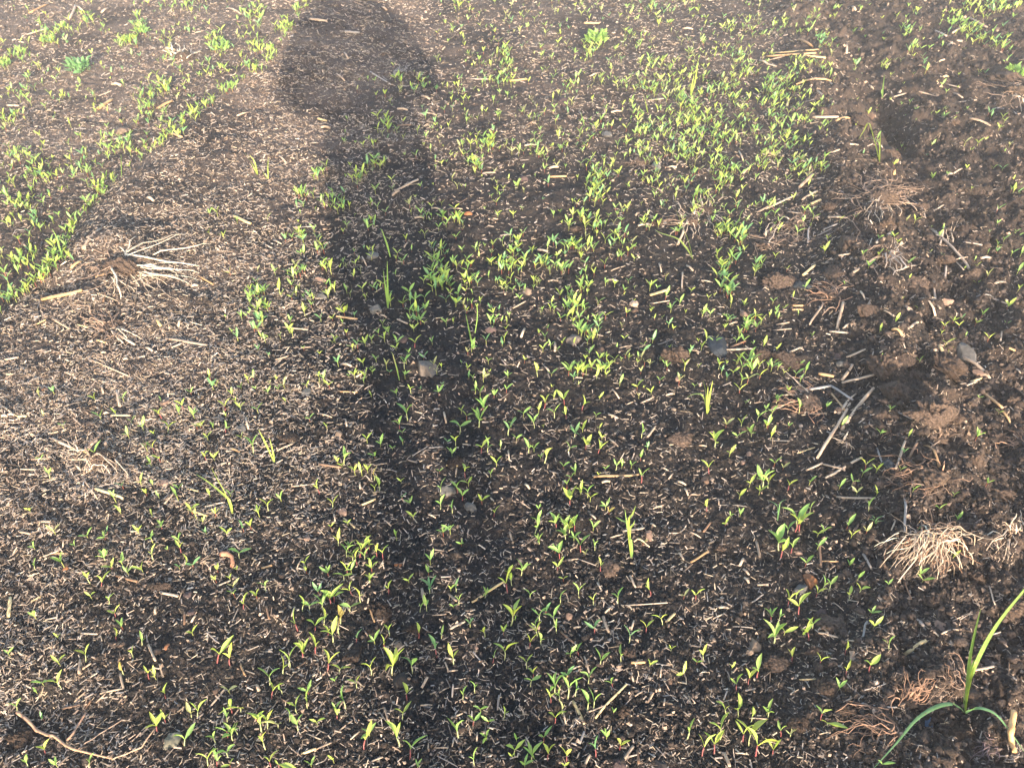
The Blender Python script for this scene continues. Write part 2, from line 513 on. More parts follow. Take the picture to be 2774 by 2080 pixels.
# soil crumbs
def build_crumbs():
    n = 80000
    X, Y, gx, gy, gz = scatter_px(n, lambda X, Y: .55 + .45 * sstep(2000, 2350, X) + .1 * sstep(1200, 1700, Y))
    dz = depth_of(gx, gy, gz)
    r = .0009 + .0036 * rng.random(n) ** 3.6 + .0012 * rng.random(n)
    r = r * (.55 + .30 * dz) * np.where(gx > band_x(gy) - .15, 1.35, 1.0)
    b = np.array([[1, 0, 0], [-1, 0, 0], [0, 1, 0], [0, -1, 0], [0, 0, 1], [0, 0, -1]], float)
    # each crumb an octahedron split once (14 points would be smoother; this reads well at a few pixels)
    f = np.array([[0, 2, 4], [2, 1, 4], [1, 3, 4], [3, 0, 4], [2, 0, 5], [1, 2, 5], [3, 1, 5], [0, 3, 5]])
    ev = b[None] * rng.uniform(.65, 1.25, (n, 6, 1)) + rng.normal(0, .18, (n, 6, 3))
    mats = rot_z(rng.uniform(0, 6.28, n)) @ rot_x(rng.uniform(0, 3, n)) * r[:, None, None]
    br = np.clip(.12 + .45 * sstep(-.22, .05, gx - band_x(gy)) + .75 * soil_paleness(gx, gy) + rng.normal(0, .24, n), 0, 1)[:, None]
    t = np.array([.026, .021, .019]) * (1 - br) + np.array([.100, .072, .056]) * br
    pale = rng.random(n) < .07
    t[pale] = np.array([.30, .21, .15]) * rng.uniform(.6, 1.3, (int(pale.sum()), 1))
    pos = np.c_[gx, gy, gz + r * .25]
    me = merged('soil_crumbs', ev, f, mats, pos, t * rng.uniform(.7, 1.3, (n, 1)), M_CRUMB, False)
    tag(link('soil_crumbs', me), 'loose dark and brown soil crumbs lying all over the field', 'soil crumbs', None, 'stuff')

build_crumbs()

def build_lumps():
    """loose lumps of soil, one to three centimetres, thickest on the broken furrow"""
    n = 5200
    X, Y, gx, gy, gz = scatter_px(n, lambda X, Y: .16 + .84 * sstep(-.25, .1, flat(X, Y)[0] - band_x(flat(X, Y)[1])))
    bm = bmesh.new(); bmesh.ops.create_icosphere(bm, subdivisions=2, radius=1)
    base = np.array([v.co[:] for v in bm.verts]); f = np.array([[v.index for v in p.verts] for p in bm.faces]); bm.free()
    kinds = []
    for k in range(24):
        o = k * 7.7
        d = 1 + .38 * perlin(base[:, 0] * 1.7 + o + base[:, 2], base[:, 1] * 1.7 - base[:, 2] * .8, k) + .25 * perlin(base[:, 0] * 4 + base[:, 2] * 3, base[:, 1] * 4 + o - base[:, 2] * 2.5, k + 50)
        kinds.append(base * d[:, None] * np.array([1, .82, .68]))
    kinds = np.array(kinds)
    dz = depth_of(gx, gy, gz)
    on = gx > band_x(gy) - .18
    r = (.003 + .0075 * rng.random(n) ** 2.2) * np.where(on, 1.25, .8) * (.75 + .14 * dz)
    M = rot_z(rng.uniform(0, 6.28, n)) @ rot_x(rng.normal(0, .5, n)) * r[:, None, None]
    br = np.clip(np.where(on, .6, .25) + rng.normal(0, .2, n), 0, 1)[:, None]
    t = (np.array([.022, .018, .016]) * (1 - br) + np.array([.062, .043, .034]) * br) * rng.uniform(.75, 1.25, (n, 1))
    me = merged('soil_lumps', kinds[rng.integers(0, 24, n)], f, M, np.c_[gx, gy, gz + r * .18], t, M_LUMP, True)
    tag(link('soil_lumps', me), 'loose brown soil lumps crumbled along the rough furrow', 'soil lumps', None, 'stuff')

M_LUMP = tint_mat('soil_lump', 260, .35, 1.8, .95, .006)
build_lumps()

def chaff_weight(X, Y):
    left = 1.0 * (X > crest_px(Y)) * sstep(1150, 640, X) * sstep(1750, 1150, Y)
    w = .12 + .88 * left
    w = np.maximum(w, .95 * sstep(1350, 1100, X) * sstep(900, 300, Y))
    w = np.maximum(w, .60 * sstep(800, 250, Y) * sstep(2300, 1950, X))
    w = np.maximum(w, .20 * sstep(1700, 900, X))
    w = np.maximum(w, .42 * sstep(500, 150, X) * sstep(900, 1200, Y))
    w = np.maximum(w, .17 * sstep(2250, 1900, X))
    w = w * np.where(X < crest_px(Y) - 20, .85, 1)
    w = w * (.55 + .65 * sstep(-.4, .4, perlin(X / 170, Y / 110, 7)))
    w = w + .35 * blob(X, Y, 2230, 480, 140, 240) + .3 * blob(X, Y, 2560, 990, 50, 70) 
    return np.clip(w, 0, 1)

STRAWC = np.array([[.44, .345, .275], [.36, .30, .26], [.50, .40, .29], [.31, .275, .25], [.34, .25, .19], [.58, .48, .39]])

def build_chaff():
    for bent, n in ((False, 52000), (True, 28000)):
        X, Y, gx, gy, gz = scatter_px(n, chaff_weight)
        dz = depth_of(gx, gy, gz)
        L = rng.gamma(2.3, .0024, n) + .003
        L = np.clip(L, .004, .034) * (.66 + .28 * dz) * (1.25 if bent else 1)
        W = rng.uniform(.0007, .0021, n) * (.66 + .32 * dz) * (.62 if bent else 1)
        thin = W * rng.uniform(.4, .9, n)
        if bent:
            k = rng.normal(0, .55, n)
            base = np.zeros((n, 12, 3))
            for i, tx in enumerate((-.5, 0, .5)):
                off = np.where(i == 1, 1.0, -.5) * k
                for j, (a, c) in enumerate(((-.5, -.5), (.5, -.5), (.5, .5), (-.5, .5))):
                    base[:, i * 4 + j, 0] = tx * L
                    base[:, i * 4 + j, 1] = a * W + off * L * .6
                    base[:, i * 4 + j, 2] = c * thin + (i == 1) * np.abs(k) * L * .25
            f = [[i * 4 + j, i * 4 + (j + 1) % 4, i * 4 + 4 + (j + 1) % 4, i * 4 + 4 + j] for i in range(2) for j in range(4)] + [[3, 2, 1, 0], [8, 9, 10, 11]]
        else:
            taper = rng.uniform(.45, 1, n)
            base = np.zeros((n, 8, 3))
            for i, tx in enumerate((-.5, .5)):
                for j, (a, c) in enumerate(((-.5, -.5), (.5, -.5), (.5, .5), (-.5, .5))):
                    base[:, i * 4 + j, 0] = tx * L
                    base[:, i * 4 + j, 1] = a * W * (taper if i else 1)
                    base[:, i * 4 + j, 2] = c * thin
            f = [[j, (j + 1) % 4, 4 + (j + 1) % 4, 4 + j] for j in range(4)] + [[3, 2, 1, 0], [4, 5, 6, 7]]
        sx, sy = normals_at(gx, gy)
        az = rng.uniform(0, math.pi, n)
        M = rot_x(sy) @ rot_y(-sx) @ rot_z(az) @ rot_y(rng.normal(0, .24, n))
        t = STRAWC[rng.integers(0, 6, n)] * (.36 + .80 * rng.random((n, 1)) ** 1.3)
        me = merged('straw_chaff', base, np.array(f), M, np.c_[gx, gy, gz + thin * .45 + .0011], t, M_CHAFF, False)
        tag(link('straw_chaff', me), 'short pale curled chaff fibres strewn over the soil' if bent else 'short pale chopped straw chaff strewn over the soil', 'chaff', None, 'stuff')

build_chaff()

# ---------------------------------------------------------------- stones and clods
# (x, y, width, height in the photograph, colour key, facets, noun look, label or '')
SC = {'gb': (.17, .135, .11), 'db': (.030, .036, .045), 'or': (.30, .125, .055), 'gr': (.15, .135, .12), 'gg': (.17, .155, .11), 'dk': (.045, .036, .032), 'pk': (.26, .165, .12),
      'tn': (.26, .18, .125), 'bl': (.10, .15, .22), 'br': (.12, .075, .052), 'pl': (.40, .29, .21), 'pu': (.075, .05, .046)}
STONES = [
    (1155, 985, 62, 62, 'gb', 6, 'large grey-brown rock', 'large grey-brown rock with a flat top beside tiny yellow seedling'),
    (1944, 915, 66, 72, 'db', 5, 'dark stone', 'dark blue-grey stone caked with brown mud along its foot'),
    (2197, 1566, 48, 44, 'or', 4, 'orange stone', 'orange split stone leaning on a smaller grey stone'),
    (2168, 1585, 48, 34, 'gr', 5, 'grey stone', 'grey stone tucked against the orange split stone'),
    (472, 1998, 48, 46, 'gg', 0, 'grey-green pebble', 'smooth round grey-green pebble between two seedlings'),
    (1086, 1829, 52, 48, 'dk', 4, 'dark stone', 'dark two-toned stone behind a tall pair-leafed seedling'),
    (1677, 2066, 42, 32, 'pu', 2, 'dark stone', 'purplish dark stone cut by the bottom of the photo'),
    (1788, 2063, 34, 40, 'dk', 2, 'dark stone', 'rounded dark stone near the bottom edge, upright and bare'),
    (2043, 1736, 38, 40, 'tn', 2, 'tan stone', 'round tan stone lying on black soil'),
    (2032, 1763, 22, 20, 'tn', 2, 'tan stone', 'small tan stone just below the round tan stone'),
    (1734, 1577, 22, 20, 'tn', 3, 'tan stone', ''), (2547, 1690, 36, 32, 'pk', 5, 'pinkish stone', 'pinkish angular stone behind loose straws'),
    (2515, 1952, 28, 44, 'bl', 1, 'blue pebble', 'pale blue pebble under the arching grass leaf'),
    (2223, 1656, 38, 20, 'pu', 2, 'purple-brown stone', 'flat purple-brown stone above a crumbly clod'),
    (519, 1652, 22, 20, 'pu', 2, 'purple-brown stone', ''), (510, 1606, 25, 22, 'pu', 3, 'purple-brown stone', ''), (1079, 1742, 24, 24, 'tn', 3, 'tan stone', ''), (943, 1860, 26, 20, 'br', 2, 'brown stone', ''),
    (453, 1748, 14, 17, 'or', 2, 'orange stone', ''), (445, 1084, 25, 26, 'pk', 4, 'pinkish stone', ''), (446, 1303, 32, 22, 'pk', 4, 'pinkish stone', 'rosy flat stone in the straw-covered soil'),
    (120, 1054, 18, 15, 'or', 3, 'orange stone', ''), (655, 1156, 26, 26, 'gr', 1, 'grey stone', ''), (180, 1534, 16, 18, 'or', 3, 'orange stone', ''), (834, 1056, 28, 28, 'gr', 2, 'grey stone', ''),
    (919, 1171, 20, 22, 'tn', 2, 'tan stone', ''), (1212, 1325, 46, 34, 'gr', 5, 'grey stone', 'grey wedge-shaped stone behind a green seedling'), (929, 1382, 32, 26, 'pk', 2, 'pinkish stone', 'speckled pink stone among the straw chaff'),
    (1098, 1385, 18, 20, 'pu', 2, 'purple-brown stone', ''), (1275, 1369, 36, 28, 'gr', 1, 'grey stone', ''), (832, 1455, 18, 16, 'pk', 2, 'pinkish stone', ''), (1078, 1527, 20, 14, 'or', 3, 'orange stone', ''),
    (949, 1148, 19, 18, 'gr', 2, 'grey stone', ''), (1757, 1442, 32, 30, 'pk', 5, 'pinkish stone', 'pinkish stone touching the end of a straw'), (1909, 1296, 22, 24, 'br', 2, 'brown stone', ''), (1927, 1296, 12, 12, 'pl', 2, 'pale stone', ''),
    (1826, 1105, 15, 13, 'tn', 2, 'tan stone', ''), (2413, 1252, 32, 30, 'db', 1, 'dark stone', ''), (2438, 1171, 18, 16, 'pk', 2, 'pinkish stone', ''), (2170, 1152, 12, 12, 'pl', 0, 'pale stone', ''),
    (2166, 1496, 22, 15, 'pk', 3, 'pinkish stone', ''), (2517, 1413, 24, 20, 'or', 3, 'orange stone', ''), (1427, 780, 26, 32, 'tn', 5, 'tan stone', 'tan upright stone beside the seedling patch'), (1720, 819, 28, 22, 'pl', 4, 'pale stone', 'pale pink stone alone on open soil'),
    (1720, 838, 20, 16, 'br', 2, 'brown stone', ''), (1557, 916, 42, 34, 'gb', 2, 'brown stone', 'brown round stone left of a bushy seedling patch'), (2013, 844, 22, 22, 'pk', 4, 'pinkish stone', ''), (1627, 944, 22, 22, 'br', 3, 'brown stone', ''),
    (1836, 1022, 18, 17, 'pk', 2, 'pinkish stone', ''), (1658, 605, 15, 14, 'gr', 1, 'grey stone', ''), (1019, 832, 32, 28, 'gr', 1, 'grey stone', ''), (870, 754, 40, 28, 'pk', 3, 'pinkish stone', ''), (1010, 690, 40, 26, 'gr', 3, 'grey stone', ''),
    (1092, 916, 36, 26, 'pu', 3, 'purple-brown stone', ''), (1329, 889, 32, 22, 'pu', 3, 'purple-brown stone', ''), (874, 802, 30, 20, 'gr', 2, 'grey stone', ''), (2558, 811, 42, 26, 'pk', 4, 'pinkish stone', 'flat pinkish two-lobed stone near an upright straw'),
    (2620, 944, 52, 54, 'gr', 6, 'grey stone', 'flat grey slab tilted on the brown clods'), (2653, 1004, 38, 26, 'pk', 5, 'pinkish stone', ''), (2422, 876, 26, 26, 'br', 4, 'brown stone', ''), (2175, 770, 48, 30, 'db', 2, 'dark stone', ''),
    (2458, 838, 34, 32, 'pl', 2, 'pale stone', 'pale crusty stone above the bent orange straw'), (2283, 984, 32, 22, 'gr', 4, 'grey stone', ''), (2266, 958, 24, 26, 'pu', 3, 'purple-brown stone', ''), (2134, 204, 24, 22, 'pk', 2, 'pinkish stone', ''),
    (2352, 306, 28, 24, 'br', 5, 'brown stone', ''), (411, 276, 26, 26, 'gr', 1, 'grey stone', ''), (329, 352, 46, 26, 'tn', 1, 'tan stone', ''), (1643, 362, 26, 24, 'gr', 1, 'grey stone', ''), (1525, 270, 28, 22, 'pu', 2, 'purple-brown stone', ''),
    (1779, 449, 24, 22, 'gr', 2, 'grey stone', ''), (1418, 482, 30, 18, 'pu', 2, 'purple-brown stone', ''), (1208, 742, 16, 12, 'or', 2, 'orange stone', ''), (1268, 577, 22, 14, 'or', 3, 'orange stone', ''), (1800, 600, 15, 12, 'gr', 1, 'grey stone', ''),
    (1385, 1148, 14, 12, 'pk', 2, 'pinkish stone', ''), (2030, 1226, 18, 16, 'pk', 2, 'pinkish stone', ''), (2010, 1250, 16, 14, 'pk', 2, 'pinkish stone', ''), (1542, 1664, 22, 20, 'pk', 3, 'pinkish stone', ''), (1698, 1664, 14, 13, 'pl', 2, 'pale stone', ''),
    (1930, 1730, 20, 18, 'tn', 2, 'tan stone', ''), (1814, 1840, 24, 22, 'br', 2, 'brown stone', ''), (2019, 1630, 18, 17, 'tn', 2, 'tan stone', ''), (1290, 1750, 14, 14, 'pk', 2, 'pinkish stone', ''), (910, 1795, 14, 12, 'pk', 2, 'pinkish stone', ''),
    (330, 1745, 22, 18, 'br', 2, 'brown stone', ''), (425, 1762, 24, 18, 'br', 2, 'brown stone', ''), (587, 1868, 24, 20, 'br', 2, 'brown stone', ''), (2576, 1738, 20, 20, 'gr', 1, 'grey stone', ''), (1000, 1368, 20, 14, 'br', 2, 'brown stone', ''),
]

def make_lump(name, X, Y, w, h, mat, seed, **kw):
    x, y, z = P(X, Y + h * .25)
    d = depth_of(x, y, z); ang = math.atan2(CAM_H - z, y)
    m = d / FPX
    rx = w * m / 2
    sink = kw.pop('sink', .22)
    hh = h * m / 2
    rz = min(rx * .68, hh * .9)
    ry = math.sqrt(max(hh * hh - (rz * math.cos(ang)) ** 2, (.45 * rx * math.sin(ang)) ** 2)) / math.sin(ang)
    ry = min(max(ry, rx * .55), rx * 1.7)
    me = blob_mesh(name, rx * 1.04, ry, rz, mat, seed=seed, **kw)
    o = link(name, me)
    o.location = (x, y, z + rz * sink)
    o.rotation_euler = (random.uniform(-.15, .15), random.uniform(-.15, .15), random.uniform(-.35, .35))
    return o

todo = []
for i, (X, Y, w, h, c, fc, look, lab) in enumerate(STONES):
    o = make_lump('stone', X, Y, w, h, M_STONE, 100 + i, sub=4 if w > 24 else 3, amp=.24, facets=fc + 2, sink=.02)
    k = random.uniform(.6, .85)
    o.color = tuple(v * k for v in SC[c]) + (1,)
    tag(o, lab or None, 'stone', 'stones lying on the field soil')
    if not lab: todo.append((o, ('stone', ('small ' if w < 27 else '') + look, X, Y)))
for (o, it), lab in zip(todo, spot_labels([t[1] for t in todo])): o['label'] = lab

CLODS = [
    (2428, 1045, 62, 92, 'tall knobbed brown clod standing above a dark hollow'), (2390, 1122, 46, 40, ''), (2532, 1112, 112, 78, 'widest brown clod with flat broken top'), (2395, 985, 84, 66, 'brown slab clod under the bent orange straw'), (2448, 968, 56, 52, ''),
    (2548, 972, 72, 84, 'brown clod studded with pale chopped straw'), (2480, 1010, 44, 34, ''), (2130, 968, 78, 42, ''), (2264, 736, 42, 54, ''), (2108, 760, 78, 42, 'brown clod resting against a dark grey stone'), (2300, 650, 62, 44, ''),
    (2235, 1862, 66, 60, 'round crumbly brown clod on black soil'), (2264, 1684, 82, 40, ''), (2104, 1792, 58, 46, ''), (2580, 1970, 92, 58, 'broad dark clod below the tall grass plant'), (2707, 1856, 62, 48, ''), (2156, 1954, 54, 42, ''), (2517, 1622, 54, 40, ''),
    (959, 1768, 62, 46, ''), (1040, 1652, 92, 40, 'wide low brown clod capped with straw bits'), (1712, 1766, 40, 32, ''), (1839, 1186, 64, 36, ''), (1649, 1532, 42, 36, ''), (1823, 956, 72, 44, 'mounded brown clod below scattered seedlings'), (2058, 958, 50, 36, ''),
    (794, 1182, 62, 34, ''), (1234, 1248, 38, 30, ''), (437, 1586, 46, 28, ''), (63, 1996, 84, 50, 'low dark clod in the bottom corner'), (2409, 408, 56, 46, ''), (2713, 204, 56, 44, ''), (2660, 236, 46, 34, ''), (2330, 330, 40, 40, ''), (2700, 1330, 70, 46, ''), (2640, 1240, 60, 40, ''),
    (2590, 1130, 44, 36, ''), (2740, 1080, 60, 44, ''), (2690, 1180, 52, 36, ''), (2620, 1420, 56, 40, ''), (2560, 1480, 40, 30, ''), (2650, 1560, 50, 34, ''), (2740, 1640, 60, 40, ''), (2350, 830, 50, 34, ''), (2480, 760, 54, 36, ''), (2560, 700, 44, 30, ''), (2640, 740, 46, 30, ''),
    (2400, 600, 44, 30, ''), (2500, 560, 40, 26, ''), (2620, 620, 44, 28, ''), (2720, 560, 46, 26, ''), (2290, 1920, 46, 34, ''), (2440, 1780, 40, 30, ''), (2200, 1760, 40, 28, ''), (1690, 1920, 34, 26, ''), (1120, 1700, 38, 26, ''), (900, 1640, 40, 26, ''),
    (2250, 560, 40, 26, ''), (2230, 300, 36, 22, ''), (2500, 420, 36, 24, ''), (2580, 330, 34, 22, ''), (2680, 440, 36, 22, ''), (1950, 1480, 34, 24, ''), (2010, 1160, 36, 24, ''), (1560, 620, 28, 18, ''), (1780, 600, 34, 22, ''),
]
todo = []
for i, (X, Y, w, h, lab) in enumerate(CLODS):
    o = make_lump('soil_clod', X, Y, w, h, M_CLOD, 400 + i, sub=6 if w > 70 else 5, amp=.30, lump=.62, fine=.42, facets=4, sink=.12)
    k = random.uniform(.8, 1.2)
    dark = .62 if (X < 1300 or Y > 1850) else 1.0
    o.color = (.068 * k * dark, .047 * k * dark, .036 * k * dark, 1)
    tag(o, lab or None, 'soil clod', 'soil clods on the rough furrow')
    if not lab: todo.append((o, ('clod', ('big ' if w > 58 else 'small ' if w < 42 else 'lumpy ') + ('dark brown clod' if dark < 1 else 'brown clod'), X, Y)))
for (o, it), lab in zip(todo, spot_labels([t[1] for t in todo])): o['label'] = lab

# ---------------------------------------------------------------- straws, sticks
TS = 700.0 / 2212.0
TILES = {'A1': (0, 1560), 'A2': (690, 1560), 'A3': (1380, 1560), 'A4': (2074, 1560), 'B1': (0, 1040), 'B2': (690, 1040), 'B3': (1380, 1040), 'B4': (2074, 1040),
         'C1': (0, 520), 'C2': (690, 520), 'C3': (1380, 520), 'C4': (2074, 520), 'D1': (0, 0), 'D2': (690, 0), 'D3': (1380, 0), 'D4': (2074, 0)}

def tile(t, x, y):
    return TILES[t][0] + x * TS, TILES[t][1] + y * TS

